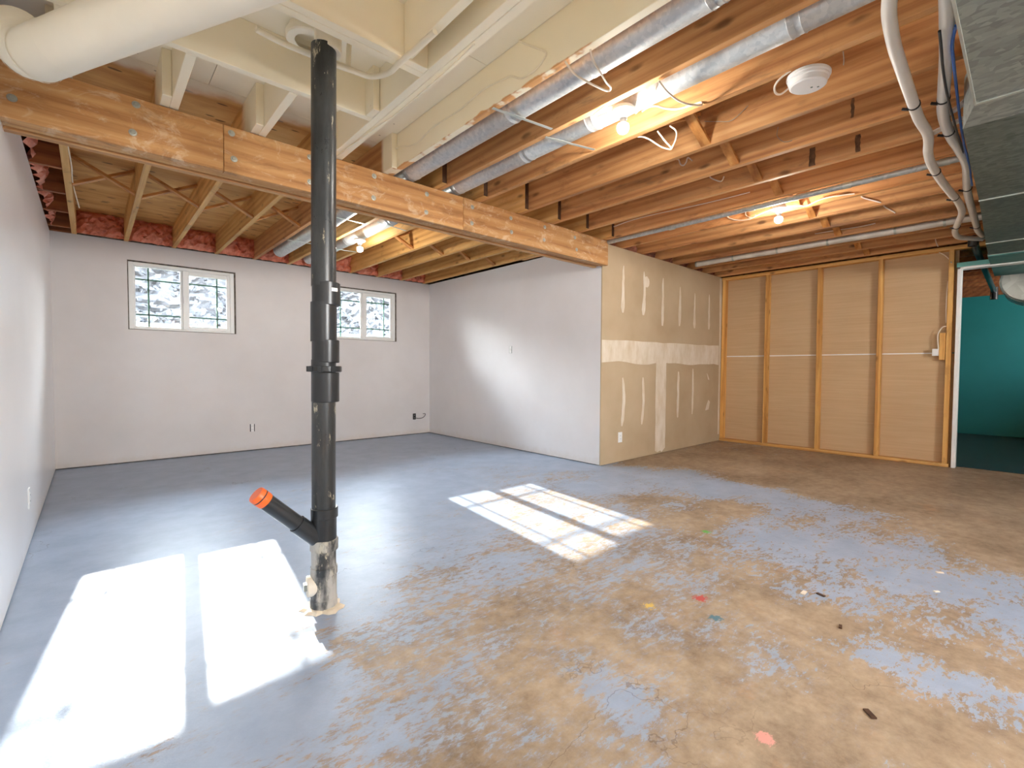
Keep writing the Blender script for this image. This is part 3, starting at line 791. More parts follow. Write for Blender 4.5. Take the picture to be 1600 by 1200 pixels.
# ------------------------------------------------------------------ windows
def make_window(n, fr, top):
    x0, x1, z0, z1 = fr
    z1 = top
    root = empty('window_%d' % n, (x0, YF, z0), kind='structure')
    Y0, Y1 = YF + 0.022, YF + 0.085
    a, b = x0 + 0.062, x0 + 0.475      # fixed pane
    c, d = x0 + 0.560, x0 + 0.945      # slider pane
    mb = MB()
    mb.box(x0, x0 + 0.045, Y0, Y1, z0, z1).box(x1 - 0.045, x1, Y0, Y1, z0, z1)
    mb.box(x0 + 0.045, x1 - 0.045, Y0, Y1, z0, z0 + 0.022).box(x0 + 0.045, x1 - 0.045, Y0, Y1, z1 - 0.035, z1)
    mb.build('window_frame', M['vinyl'], root, bevel=0.003)
    mb = MB()
    mb.box(x0 + 0.045, a, Y0 + 0.03, Y1 - 0.01, z0 + 0.022, z1 - 0.035).box(b, c, Y0 + 0.028, Y1 - 0.01, z0 + 0.022, z1 - 0.035)
    mb.box(a, b, Y0 + 0.03, Y1 - 0.01, z0 + 0.022, z0 + 0.034).box(a, b, Y0 + 0.03, Y1 - 0.01, z1 - 0.047, z1 - 0.035)
    mb.build('fixed_bead', M['vinyl'], root, bevel=0.002)
    mb = MB()
    mb.box(b + 0.022, c, Y0 + 0.004, Y0 + 0.027, z0 + 0.023, z1 - 0.036).box(d, x1 - 0.046, Y0 + 0.004, Y0 + 0.034, z0 + 0.023, z1 - 0.036)
    mb.box(c, d, Y0 + 0.004, Y0 + 0.034, z0 + 0.023, z0 + 0.058).box(c, d, Y0 + 0.004, Y0 + 0.034, z1 - 0.086, z1 - 0.036)
    sash = mb.build('sliding_sash', M['vinyl'], root, bevel=0.003)
    MB().box(b + 0.028, b + 0.044, Y0 - 0.006, Y0 + 0.004, z0 + 0.33, z0 + 0.40).build('latch', M['plate_white'], sash, bevel=0.002)
    yl, yr = Y0 + 0.042, Y0 + 0.018
    MB().box(a - 0.004, b + 0.004, yl, yl + 0.003, z0 + 0.030, z1 - 0.043).build('glass_pane', M['glass'], root)
    MB().box(c - 0.004, d + 0.004, yr, yr + 0.003, z0 + 0.054, z1 - 0.082).build('glass_pane', M['glass'], root)
    for zz in (z0 + 0.17, z0 + 0.565):
        MB().box(a, b, yl + 0.004, yl + 0.009, zz - 0.008, zz + 0.008).build('muntin', M['muntin'], root)
        MB().box(c, d, yr + 0.004, yr + 0.009, zz - 0.008, zz + 0.008).build('muntin', M['muntin'], root)
    MB().box(a + 0.118 - 0.008, a + 0.118 + 0.008, yl + 0.004, yl + 0.009, z0 + 0.034, z1 - 0.047).build('muntin', M['muntin'], root)
    MB().box(d - 0.100 - 0.008, d - 0.100 + 0.008, yr + 0.004, yr + 0.009, z0 + 0.058, z1 - 0.086).build('muntin', M['muntin'], root)
make_window(1, FR[0], 2.232)
make_window(2, FR[1], 2.222)

# outdoors seen through the panes
MB().add([(-40, YF + 0.2, 1.33), (60, YF + 0.2, 1.33), (60, 60, 1.40), (-40, 60, 1.40)], [(0, 1, 2, 3)]).build('ground', M['grass'], kind='structure')
fence = empty('board_fence', (3, 11, 1.35), label='low pale board edging seen through the lower window panes', cat='fence')
for k in range(3):
    MB().box(-4, 12, 11.0 + 0.03 * k, 11.03 + 0.03 * k, 1.36 + 0.19 * k, 1.51 + 0.19 * k).build('board', M['fence'], fence)
for k in range(9):
    MB().box(-4 + 2 * k, -3.9 + 2 * k, 11.1, 11.2, 1.34, 1.93).build('post', M['fence'], fence)
def hedge():
    rnd = random.Random(5)
    V, Fc = [], []
    nx, nz = 200, 34
    ph = [(rnd.uniform(0.8, 5), rnd.uniform(0.8, 5), rnd.uniform(0, 6)) for _ in range(9)]
    for j in range(nz + 1):
        for i in range(nx + 1):
            x = -9 + 27 * i / nx
            h = 3.5 + 0.4 * math.sin(x * 0.9) + 0.25 * math.sin(x * 2.3 + 1)
            z = 1.33 + h * j / nz
            d = sum(math.sin(a * x + p) * math.sin(b * z + p * 2) for a, b, p in ph) * 0.05 + rnd.uniform(-0.12, 0.12)
            V.append((x + rnd.uniform(-0.05, 0.05), 17.5 + d + 0.12 * (z - 1.3), z))
    for j in range(nz):
        for i in range(nx):
            k = j * (nx + 1) + i
            Fc.append((k, k + 1, k + nx + 2, k + nx + 1))
    for k in range(5000):
        x = rnd.uniform(-9, 18)
        z = 1.4 + 3.6 * rnd.random()
        s = rnd.uniform(0.05, 0.12)
        a = Vector((rnd.gauss(0, 1), rnd.gauss(0, 1), rnd.gauss(0, 1))).normalized()
        b = a.orthogonal().normalized() * s
        c = a.cross(b).normalized() * s * 0.6
        p = Vector((x, 17.35 + 0.12 * (z - 1.3), z)); i = len(V)
        V += [p - b, p - c, p + b, p + c]
        Fc.append((i, i + 1, i + 2, i + 3))
    return MB().add(V, Fc).build('hedge', M['hedge'], label='sunlit hedge of leaves beyond the lawn outside both windows', cat='hedge', kind='stuff')
hedge()

# ------------------------------------------------------------------ drain stack
SX, SY = 0.757, 2.100
def sx(z): return SX + 0.0075 * z
stack = empty('drain_stack', (SX, SY, 0), label='black plastic drain stack rising from the slab through the ceiling bay', cat='pipe')
def ring(name, z0, z1, r, mm, lip=0.0, parent=None, n=36):
    prof = [(r - 0.0035, z0), (r, z0 + 0.0025), (r, z1 - 0.0025), (r - 0.0035, z1)]
    if lip:
        prof = [(r - 0.003, z0), (r, z0 + 0.002), (r, z0 + 0.016), (r - lip, z0 + 0.018), (r - lip, z1 - 0.018), (r, z1 - 0.016), (r, z1 - 0.002), (r - 0.003, z1)]
    prof = [(0.03, z0)] + prof + [(0.03, z1)]
    return MB().lathe(prof, (sx((z0 + z1) / 2), SY, 0), (0.0075, 0, 1), n).build(name, M[mm], parent or stack)
def sec(z0, z1, r, mm, name='pipe_section'):
    return MB().tube([(sx(z0), SY, z0), (sx(z1), SY, z1)], r, 36, False).build(name, M[mm], stack)
sec(1.42, 2.45, 0.0515, 'abs')
ring('coupling', 1.338, 1.438, 0.0585, 'abs_clean')
MB().box(sx(1.4) + 0.012, sx(1.4) + 0.038, SY - 0.0595, SY - 0.052, 1.396, 1.411).build('sticker', M['plate_white'], stack)
sec(1.18, 1.35, 0.0545, 'abs_clean')
ring('coupling', 1.088, 1.188, 0.0575, 'abs_clean')
sec(1.03, 1.10, 0.0515, 'abs_clean')
nut = ring('union_nut', 1.047, 1.073, 0.068, 'abs_clean')
for k in range(8):
    a = k * PI / 4 + 0.2
    MB().bar((sx(1.06) + 0.064 * math.cos(a), SY + 0.064 * math.sin(a), 1.048), (sx(1.06) + 0.064 * math.cos(a), SY + 0.064 * math.sin(a), 1.072), 0.016, 0.014, (math.cos(a), math.sin(a), 0)).build('nut_lug', M['abs_clean'], nut)
ring('union_sleeve', 0.915, 1.045, 0.0585, 'abs_clean')
sec(0.40, 0.93, 0.0500, 'abs')
ring('hub_collar', 0.402, 0.447, 0.0570, 'abs_clean')
wye = sec(0.28, 0.42, 0.0540, 'abs_clean', 'wye_fitting')
AO = Vector((SX, SY, 0.290)); AD = Vector((-0.715, -0.02, 0.70)).normalized()
MB().tube([AO, AO + AD * 0.155], 0.0385, 28).build('wye_branch', M['abs_clean'], wye)
MB().tube([AO + AD * 0.12, AO + AD * 0.335], 0.0335, 28).build('branch_pipe', M['abs_clean'], stack)
MB().lathe([(0.0345, 0.325), (0.0355, 0.328), (0.0355, 0.372), (0.033, 0.377), (0.0001, 0.377)], AO, AD, 28).build('end_cap', M['orange_cap'], stack, label='orange cap closing the branch pipe')
MB().lathe([(0.0362, 0.352), (0.0362, 0.357)], AO, AD, 28).build('cap_slit', M['abs_clean'], stack)
ring('hub_collar', 0.258, 0.308, 0.0590, 'abs_dusty')
sec(0.155, 0.27, 0.0520, 'abs_dusty')
ring('cleanout_collar', 0.150, 0.186, 0.0570, 'abs_dusty')
sec(0.04, 0.16, 0.0550, 'abs_dusty', 'cleanout_body')
CD = Vector((-0.95, 0.20, 0)).normalized()
MB().lathe([(0.045, 0.03), (0.045, 0.066), (0.041, 0.069), (0.0001, 0.069)], (SX, SY, 0.105), CD, 24).build('cleanout_plug', M['compound'], stack, label='pale screw plug on the side of the cleanout')
MB().bar(Vector((SX, SY, 0.105)) + CD * 0.065, Vector((SX, SY, 0.105)) + CD * 0.082, 0.028, 0.028).build('plug_square', M['bolt'], stack)
ring('floor_collar', 0.0, 0.045, 0.0575, 'abs_dusty')
def grout():
    n = 22; V = []; rnd = random.Random(3)
    for k in range(n):
        a = 2 * PI * k / n; r = rnd.uniform(0.064, 0.105)
        V += [(SX + 0.05 * math.cos(a), SY + 0.05 * math.sin(a), 0.012), (SX + r * 0.8 * math.cos(a), SY + r * 0.8 * math.sin(a), 0.009), (SX + r * math.cos(a), SY + r * math.sin(a), 0.001)]
    Fc = []
    for k in range(n):
        j = (k + 1) % n
        Fc += [(3 * k, 3 * k + 1, 3 * j + 1, 3 * j), (3 * k + 1, 3 * k + 2, 3 * j + 2, 3 * j + 1)]
    MB().add(V, Fc).build('floor_grout', M['compound'], stack)
grout()
ring('painted_sleeve', 2.435, 2.676, 0.0560, 'cream_metal')

# ------------------------------------------------------------------ round ducts
def round_duct(x, y0, y1, r, z, label, secs, straps, dents=()):
    root = empty('round_duct', (x, y0, z), label=label, cat='duct', group='galvanised ducts in the joist bays')
    ys = [y0] + secs + [y1]
    for i in range(len(ys) - 1):
        a, b = ys[i], ys[i + 1]
        rr = r + (0.0025 if i % 2 else 0.0)
        prof = [(rr - 0.001, 0), (rr, 0.004), (rr, 0.018), (rr + 0.003, 0.024), (rr, 0.030), (rr, b - a - 0.03), (rr + 0.003, b - a - 0.024), (rr, b - a - 0.018), (rr, b - a + 0.01)]
        MB().lathe(prof, (x, a, z), (0, 1, 0), 32).build('duct_section', M['galv'], root)
    for (xa, ya, xb, yb) in straps:
        MB().bar((xa, ya, 2.4365), (xb, yb, 2.4365), 0.020, 0.002).build('hanger_strap', M['flange'], root)
    return root
DR = 0.074
round_duct(1.782, 0.212, 6.34, DR, 2.520, 'larger galvanised round duct beside the cream-sprayed joist', [0.85, 1.42, 1.98, 3.1, 4.6],
           [(1.60, 1.955, 1.99, 1.895), (1.60, 4.30, 1.98, 4.32), (1.60, 5.42, 1.98, 5.40)])
round_duct(2.19, 0.214, 6.52, 0.068, 2.516, 'galvanised round duct running above the nearest bulb and its porcelain base', [0.7, 1.75, 2.3, 3.1, 4.2, 5.2],
           [(2.03, 1.985, 2.37, 1.89), (2.02, 4.17, 2.37, 4.25), (2.0, 5.47, 2.36, 5.42)])

# cream elbow at the top left
el = empty('painted_duct', (-0.1, 2.42, 2.2), label='cream painted round elbow duct above the beam by the left wall', cat='duct')
ER = 0.085
e0 = Vector((-0.125, 2.44, 2.187)); ed = Vector((0.36, -0.64, 0.022)).normalized()
MB().tube([e0 + ed * 0.10, e0 + ed * 2.535], ER - 0.001, 28, False).build('duct_run', M['cream_metal'], el)
gp, d = [e0 + ed * 0.14, e0], -ed
tgt = Vector((-0.02, 0.45, 0.85)).normalized()
for k in range(4):
    d = d.lerp(tgt, 0.36).normalized()
    gp.append(gp[-1] + d * 0.062)
MB().tube(gp, ER, 28, False).build('elbow', M['cream_metal'], el)
for k in (1, 2, 3, 4):
    t_ = (gp[k + 1] - gp[k - 1]).normalized()
    MB().tube([gp[k] - t_ * 0.004, gp[k] + t_ * 0.004], ER + 0.0025, 28, False).build('gore_seam', M['cream_metal'], el)

# pipe work, painted with the bay
def cable(name, pts, r, mm, label, cat='cable', group=None, n=8, smooth=6):
    P = smooth_path(pts, smooth)
    o = P[0]
    return MB().tube(P, r, n).build(name, M[mm], None, origin=o, label=label, cat=cat, group=group)
cable('water_pipe', [(0.528, 2.174, 2.450), (0.633, 2.190, 2.450), (0.774, 2.185, 2.450), (0.869, 2.180, 2.450), (0.931, 2.171, 2.450), (1.008, 2.160, 2.450), (1.045, 2.115, 2.448), (1.053, 2.029, 2.430), (1.050, 1.966, 2.425), (1.055, 1.803, 2.425), (1.062, 1.665, 2.425)], 0.0125,
      'cable_cream', 'cream painted water pipe curving under the sprayed joist bay behind the drain stack', 'pipe', n=12)
cable('pipe_drop', [(0.94, 2.19, 2.67), (0.925, 2.188, 2.56), (0.92, 2.186, 2.462)], 0.012, 'cable_cream', 'short cream pipe dropping onto the curved water pipe', 'pipe')
fl = MB().lathe([(0.06, 0), (0.095, 0.0), (0.10, 0.006), (0.10, 0.03), (0.085, 0.034), (0.085, 0.06)], (0.80, 2.36, 2.612), (0, 0, 1), 30).build('pipe_flange', M['cream_metal'], None, origin=(0.80, 2.36, 2.612), label='cream round pipe flange on the subfloor behind the drain stack', cat='flange')
cable('cable', [(1.592, 3.10, 2.568), (1.590, 2.95, 2.57), (1.588, 2.723, 2.514), (1.592, 2.532, 2.544), (1.592, 2.357, 2.542), (1.592, 2.229, 2.539), (1.592, 2.024, 2.558), (1.592, 1.841, 2.537), (1.592, 1.792, 2.524), (1.592, 1.722, 2.483), (1.592, 1.633, 2.479), (1.592, 1.578, 2.498), (1.592, 1.557, 2.525), (1.592, 1.612, 2.570), (1.592, 1.700, 2.637), (1.592, 1.74, 2.67)], 0.0045,
      'cable_cream', 'cream painted cable waving along the sprayed joist face')
cable('cable', [(1.212, 3.08, 2.434), (1.233, 2.611, 2.434), (1.251, 2.319, 2.434), (1.250, 2.076, 2.434), (1.245, 1.829, 2.434), (1.232, 1.628, 2.434)], 0.004, 'cable_cream', 'thin pale cable stapled under the doubled cream joist')

# ------------------------------------------------------------------ bulbs
def lamp(x, y, z, label, box):
    root = empty('bulb_light', (x, y, z), label=label, cat='light', group='bare bulbs on porcelain holders')
    if box:
        MB().lathe([(0.0001, 0.055), (0.050, 0.055), (0.052, 0.050), (0.052, 0.0), (0.049, 0.0)], (x, y, z), (0, 0, 1), 8, False).build('junction_box', M['conduit'], root)
    MB().lathe([(0.0001, 0.002), (0.058, 0.002), (0.060, -0.004), (0.057, -0.014), (0.050, -0.020), (0.034, -0.027), (0.026, -0.034), (0.023, -0.048), (0.022, -0.052), (0.0001, -0.052)], (x, y, z), (0, 0, 1), 32).build('lampholder', M['porcelain'], root)
    for s in (-1, 1):
        MB().lathe([(0.0001, -0.0185), (0.005, -0.0185), (0.006, -0.015)], (x + 0.042 * s * 0.8, y - 0.03 * s, z), (0, 0, 1), 10).build('mounting_screw', M['bolt'], root)
    MB().lathe([(0.013, -0.050), (0.0135, -0.062), (0.019, -0.070), (0.0275, -0.0825), (0.026, -0.0826)], (x, y, z), (0, 0, 1), 24).build('bulb_collar', M['porcelain'], root)
    prof = []
    for k in range(15):
        a = PI / 3 + (PI * 2 / 3) * k / 14
        prof.append((0.031 * math.sin(a), -0.098 + 0.031 * math.cos(a)))
    MB().lathe(prof, (x, y, z), (0, 0, 1), 20).build('bulb', M['bulb'], root)
lamp(2.118, 1.500, 2.438, 'bare bulb under the galvanised round duct, nearest of the three lit bulbs', False)
lamp(4.342, 1.497, 2.432, 'bare bulb on a junction box between joists near the stud wall', True)
lamp(2.135, 4.80, 2.415, 'bare bulb beyond the beam and just right of the drain stack', False)

lamp(2.225, -1.1, 2.418, 'added fill bulb, unseen, in the near end of the basement behind the view', False)  # lamp added out of view as fill light
lamp(0.55, -1.0, 2.418, 'added fill bulb, unseen, under the cream sprayed joists behind the view', False)  # second unseen lamp added for fill

# smoke alarm
sa = empty('smoke_alarm', (2.475, 0.755, 2.415), label='white round smoke alarm under a joist near the trunk duct', cat='smoke alarm')
SAX = Vector((0.0, 0.05, -1)).normalized()
SO = Vector((2.490, 0.745, 2.428))
MB().lathe([(0.0001, 0), (0.085, 0.0), (0.089, 0.004), (0.089, 0.014), (0.084, 0.018)], SO, SAX, 36).build('base', M['plate_white'], sa)
MB().lathe([(0.084, 0.016), (0.084, 0.026), (0.077, 0.029), (0.077, 0.040), (0.075, 0.050), (0.068, 0.055), (0.0001, 0.056)], SO, SAX, 36).build('cover', M['plate_white'], sa)
for dx, dy in ((0.014, -0.012), (0.030, -0.034)):
    MB().lathe([(0.0001, 0.0575), (0.0050, 0.0575), (0.0055, 0.050)], SO + Vector((dx, dy, 0)), SAX, 10).build('test_button', M['slate'], sa)
MB().tube(smooth_path([(2.43, 0.80, 2.445), (2.425, 0.838, 2.43), (2.434, 0.868, 2.41), (2.480, 0.882, 2.400), (2.512, 0.868, 2.400), (2.495, 0.82, 2.410)]), 0.0048, 8).build('feed_cable', M['cable'], sa)

# ------------------------------------------------------------------ trunk duct on the right
tr = empty('trunk_duct', (4.5, 0.1, 2.2), label='wide galvanised trunk duct hung along the right of the ceiling', cat='duct')
ZB, ZT = 2.20, 2.436
def duct_sec(name, x0, x1, y0a, y1a, y0b, y1b, zb, mm, zt=ZT):
    return MB().hexa([(x0, y0a, zb), (x1, y0b, zb), (x1, y1b, zb), (x0, y1a, zb)], [(x0, y0a, zt), (x1, y0b, zt), (x1, y1b, zt), (x0, y1a, zt)]).build(name, M[mm], tr)
duct_sec('duct_section', -0.26, 1.40, -0.50, 0.19, -0.50, 0.203, ZB, 'trunk')
duct_sec('duct_section', 1.403, 2.82, -0.50, 0.203, -0.50, 0.213, ZB, 'trunk')
duct_sec('duct_section', 2.823, 3.07, -0.50, 0.213, -0.50, 0.270, ZB, 'trunk')
duct_sec('duct_section', 3.073, 4.43, -0.50, 0.270, -0.50, 0.297, ZB + 0.001, 'trunk_dim_reflection')
duct_sec('duct_section', 4.433, 5.95, -0.50, 0.297, -0.50, 0.346, ZB, 'trunk_dim_reflection')
duct_sec('duct_section', 5.953, 6.55, -0.50, 0.346, -0.50, 0.362, ZB - 0.002, 'trunk_dim_reflection')
duct_sec('duct_section', 6.553, 7.95, -0.50, 0.365, -0.50, 0.38, ZB - 0.015, 'trunk_teal')
for x, y1, w in ((2.82, 0.214, 0.007), (4.43, 0.299, 0.007), (5.952, 0.348, 0.010), (6.552, 0.366, 0.012), (1.40, 0.204, 0.007)):
    MB().box(x - w, x + w, -0.502, y1, ZB - 0.006, ZB + 0.004).build('seam_cleat', M['flange'], tr)
MB().hexa([(1.4, 0.197, ZB - 0.004), (2.82, 0.208, ZB - 0.004), (2.82, 0.216, ZB - 0.004), (1.4, 0.206, ZB - 0.004)],
          [(1.4, 0.197, ZB + 0.02), (2.82, 0.208, ZB + 0.02), (2.82, 0.216, ZB + 0.02), (1.4, 0.206, ZB + 0.02)]).build('seam_cleat', M['flange'], tr)

# round foil-wrapped takeoff in the room beyond
fo = empty('foil_duct', (8.0, 0.085, 2.16), label='round foil wrapped duct end seen through the doorway', cat='duct')
MB().lathe([(0.0001, 0.01), (0.235, 0.01), (0.245, 0.0), (0.25, 0.01), (0.25, 0.6)], (8.0, 0.085, 2.115), (1, 0, 0), 40).build('duct_drum', M['foil'], fo)
MB().lathe([(0.243, 0.0), (0.250, -0.012), (0.258, 0.0), (0.256, 0.03)], (8.0, 0.085, 2.115), (1, 0, 0), 40).build('rim_band', M['flange'], fo)

# black drain line through the doorway
bd = empty('drain_pipe', (6.9, 0.46, 2.3), label='black drain pipe sloping over the doorway head into the teal room', cat='pipe')
MB().tube([(6.62, 0.475, 2.405), (6.85, 0.468, 2.325), (9.9, 0.47, 2.24)], 0.030, 20).build('pipe_run', M['abs_clean'], bd)
MB().lathe([(0.035, 0), (0.042, 0.002), (0.042, 0.07), (0.035, 0.072)], (6.63, 0.475, 2.32), (0, 0, 1), 20).build('elbow_hub', M['abs_clean'], bd)
MB().tube([(9.9, 0.47, 2.30), (9.9, 0.47, 2.12)], 0.042, 20).build('elbow_drop', M['abs_clean'], bd)

# ------------------------------------------------------------------ conduit, vent pipe, hoses, wires
con = empty('conduit', (4.17, 0.3, 2.42), label='straight grey metal conduit fixed under a joist past the second bulb', cat='conduit')
MB().tube([(4.165, 0.31, 2.425), (4.155, 3.15, 2.425)], 0.021, 16).build('conduit_run', M['conduit'], con)
for y in (0.42, 0.95, 1.62, 2.35):
    MB().tube([(4.163, y, 2.425), (4.163, y + 0.05, 2.425)], 0.0245, 16).build('conduit_clip', M['flange'], con)
vp = empty('vent_pipe', (5.93, 0.3, 2.42), label='white jointed vent pipe hung between the joists before the stud wall', cat='pipe')
ys = [0.37, 0.62, 0.98, 1.55, 2.05, 2.55, 3.02]
for i in range(len(ys) - 1):
    MB().tube([(5.935, ys[i] + 0.004, 2.446 + 0.004 * (i % 2)), (5.935, ys[i + 1] - 0.004, 2.446 + 0.004 * ((i + 1) % 2))], 0.036, 18).build('pipe_section', M['vent'], vp)
    MB().tube([(5.935, ys[i + 1] - 0.01, 2.446), (5.935, ys[i + 1] + 0.01, 2.446)], 0.038, 18).build('pipe_tie', M['bolt'], vp)

HOSE_A = [(2.05, 0.37, 2.375), (2.201, 0.402, 2.375), (2.410, 0.423, 2.375), (2.581, 0.431, 2.375), (2.871, 0.441, 2.375), (3.216, 0.452, 2.375), (3.438, 0.446, 2.375), (3.589, 0.456, 2.375), (3.763, 0.479, 2.375), (3.986, 0.490, 2.375), (4.347, 0.486, 2.375), (4.748, 0.468, 2.375), (5.019, 0.453, 2.375), (5.363, 0.458, 2.375), (5.685, 0.504, 2.375), (6.047, 0.560, 2.375), (6.327, 0.562, 2.375), (6.456, 0.504, 2.375), (6.610, 0.41, 2.38)]
HOSE_B = [(2.2, 0.245, 2.375), (2.358, 0.260, 2.375), (2.566, 0.281, 2.375), (2.727, 0.299, 2.375), (2.951, 0.327, 2.375), (3.212, 0.358, 2.375), (3.415, 0.366, 2.375), (3.634, 0.363, 2.375), (3.831, 0.351, 2.375), (4.161, 0.343, 2.375), (4.557, 0.369, 2.375), (4.837, 0.386, 2.375), (5.325, 0.398, 2.375), (5.810, 0.408, 2.375), (6.155, 0.415, 2.375), (6.416, 0.400, 2.375)]
def hose(pts, label, ties):
    root = empty('hose', pts[0], label=label, cat='hose')
    P = smooth_path(pts, 5)
    MB().tube(P, 0.0235, 16).build('hose_tube', M['hose'], root)
    for k in ties:
        a, b = Vector(pts[k]), Vector(pts[k + 1])
        d = (b - a).normalized(); c = a.lerp(b, 0.5)
        MB().tube([c - d * 0.006, c + d * 0.006], 0.0265, 16).build('hose_tie', M['black_rubber'], root)
        MB().bar(c + Vector((0, 0.02, -0.016)), c + Vector((0, 0.045, -0.004)), 0.014, 0.010).build('tie_tail', M['black_rubber'], root)
    return root
hose(HOSE_A, 'white hose farther from the trunk duct, snaking under the joists with black ties', (4, 9, 11, 14))
hose(HOSE_B, 'white hose hard beside the trunk duct edge, held by black ties', (4, 6, 10, 13))
BR = 0.0155
cable('branch_pipe', [(3.545, 0.43, 2.40), (3.503, 0.370, 2.40), (3.456, 0.285, 2.40)], 0.014, 'hose', 'short white branch from the outer white hose to the trunk duct', 'pipe')
cable('branch_pipe', [(3.345, 0.37, 2.395), (3.308, 0.318, 2.40), (3.245, 0.278, 2.40)], 0.014, 'hose', 'short white branch from the inner white hose to the trunk duct', 'pipe')
cable('cable', [(2.412, 0.240, 2.345), (2.540, 0.262, 2.345), (2.682, 0.271, 2.35), (2.947, 0.286, 2.36), (3.229, 0.300, 2.36), (3.471, 0.311, 2.36), (3.721, 0.320, 2.36), (3.987, 0.325, 2.36), (4.608, 0.346, 2.36)], 0.0055, 'blue_cable', 'blue cable running along the edge of the trunk duct')
cable('cable', [(2.396, 0.284, 2.34), (2.521, 0.292, 2.34), (2.744, 0.308, 2.342), (3.026, 0.320, 2.345), (3.281, 0.325, 2.345), (3.520, 0.330, 2.35), (3.677, 0.332, 2.36), (4.177, 0.344, 2.36)], 0.005, 'black_cable', 'black cable running beside the blue cable by the trunk duct')

W = 0.0048
cable('cable', [(1.60, 1.445, 2.436), (1.658, 1.438, 2.400), (1.727, 1.428, 2.392), (1.80, 1.42, 2.392), (1.873, 1.415, 2.400), (1.86, 1.39, 2.40), (1.807, 1.375, 2.395), (1.74, 1.352, 2.395), (1.66, 1.33, 2.405), (1.62, 1.32, 2.436)], W, 'cable', 'white cable looped below the larger round duct beside the cream joist')
cable('cable', [(2.03, 1.24, 2.434), (2.12, 1.24, 2.412), (2.25, 1.235, 2.412), (2.36, 1.20, 2.425), (2.40, 1.216, 2.462), (2.397, 1.27, 2.466), (2.397, 1.35, 2.479), (2.397, 1.419, 2.510), (2.397, 1.475, 2.546), (2.397, 1.524, 2.559), (2.394, 1.566, 2.550)], W, 'cable', 'white cable crossing under the duct right of the nearest bulb')
cable('cable', [(2.085, 1.50, 2.412), (2.045, 1.555, 2.41), (2.025, 1.604, 2.402), (2.003, 1.606, 2.40), (1.995, 1.585, 2.405), (2.012, 1.521, 2.432)], W * 0.9, 'cable', 'white cable tail left of the nearest porcelain lampholder')
cable('cable', [(2.16, 1.45, 2.412), (2.12, 1.38, 2.408), (2.07, 1.29, 2.408), (2.045, 1.262, 2.412), (2.035, 1.243, 2.438)], W * 0.8, 'cable', 'thin white wire right of the nearest porcelain lampholder')
cable('cable', [(2.45, 1.63, 2.45), (2.47, 1.577, 2.428), (2.50, 1.50, 2.36), (2.49, 1.431, 2.323), (2.47, 1.46, 2.37), (2.455, 1.50, 2.435)], W * 0.9, 'cable', 'hanging white cable loop below the joist past the nearest bulb')
cable('cable', [(2.455, 1.425, 2.437), (2.48, 1.40, 2.41), (2.49, 1.405, 2.37), (2.488, 1.428, 2.325)], W * 0.9, 'cable', 'single white cable end joining the hanging loop past the nearest bulb')
cable('cable', [(3.258, 1.83, 2.62), (3.256, 1.811, 2.61), (3.252, 1.795, 2.573), (3.25, 1.770, 2.556), (3.25, 1.75, 2.57), (3.25, 1.736, 2.60), (3.268, 1.711, 2.574)], W, 'cable', 'small white cable curl on the joist left of the upper bridging')
cable('cable', [(3.672, 1.775, 2.60), (3.66, 1.765, 2.579), (3.652, 1.728, 2.549), (3.66, 1.678, 2.524), (3.672, 1.663, 2.559)], W, 'cable', 'small white cable curl on the joist one bay nearer the stud wall')
cable('cable', [(4.084, 3.18, 2.554), (4.082, 3.05, 2.545), (4.083, 2.674, 2.568), (4.083, 2.021, 2.540), (4.086, 1.634, 2.535)], W, 'cable', 'long straight white cable stapled along a joist face from the beam end')
cable('cable', [(4.500, 2.03, 2.56), (4.490, 2.016, 2.545), (4.490, 1.973, 2.487), (4.488, 1.884, 2.449), (4.47, 1.787, 2.433), (4.45, 1.722, 2.440), (4.395, 1.56, 2.455)], W * 1.1, 'cable', 'white cable drooping left of the bulb near the stud wall')
cable('cable', [(4.50, 1.83, 2.52), (4.490, 1.828, 2.506), (4.488, 1.822, 2.475), (4.488, 1.771, 2.446), (4.46, 1.727, 2.453)], W, 'cable', 'short white cable curl left of the bulb near the stud wall')
cable('cable', [(4.39, 1.48, 2.452), (4.47, 1.36, 2.445), (4.49, 1.326, 2.443), (4.490, 1.198, 2.472), (4.500, 1.003, 2.456)], W * 1.1, 'cable', 'white cable leading right from the bulb near the stud wall')
cable('cable', [(4.910, 1.049, 2.545), (4.900, 1.02, 2.52), (4.900, 0.95, 2.48), (4.912, 0.912, 2.460)], W * 1.2, 'cable', 'short white cable across a bay right of the second bulb')
cable('cable', [(5.325, 0.968, 2.545), (5.318, 0.95, 2.52), (5.318, 0.90, 2.475), (5.326, 0.885, 2.460)], W * 1.2, 'cable', 'short white cable one bay nearer the vent pipe')
cable('cable', [(5.736, 1.62, 2.51), (5.733, 1.42, 2.505), (5.733, 1.248, 2.498), (5.736, 1.104, 2.504)], W, 'cable', 'white cable along the last joist before the vent pipe')
cable('cable', [(-0.083, 4.10, 2.45), (-0.079, 4.338, 2.46), (-0.075, 4.564, 2.452), (-0.079, 4.846, 2.462), (-0.07, 5.177, 2.46), (-0.05, 5.64, 2.455)], 0.004, 'cable', 'thin pale wire hanging along the leftmost joist by the left wall')
cable('cable', [(6.953, 0.80, 2.52), (6.945, 0.79, 2.47), (6.955, 0.775, 2.43)], W, 'cable', 'short white cable dropping onto the stud wall top plate')
cable('cable', [(XS + 0.04, 0.782, 2.393), (XS + 0.03, 0.733, 2.350), (XS + 0.02, 0.694, 2.298), (XS - 0.003, 0.672, 2.252)], W, 'cable', 'white cable sagging from the top plate to the doorway stud')
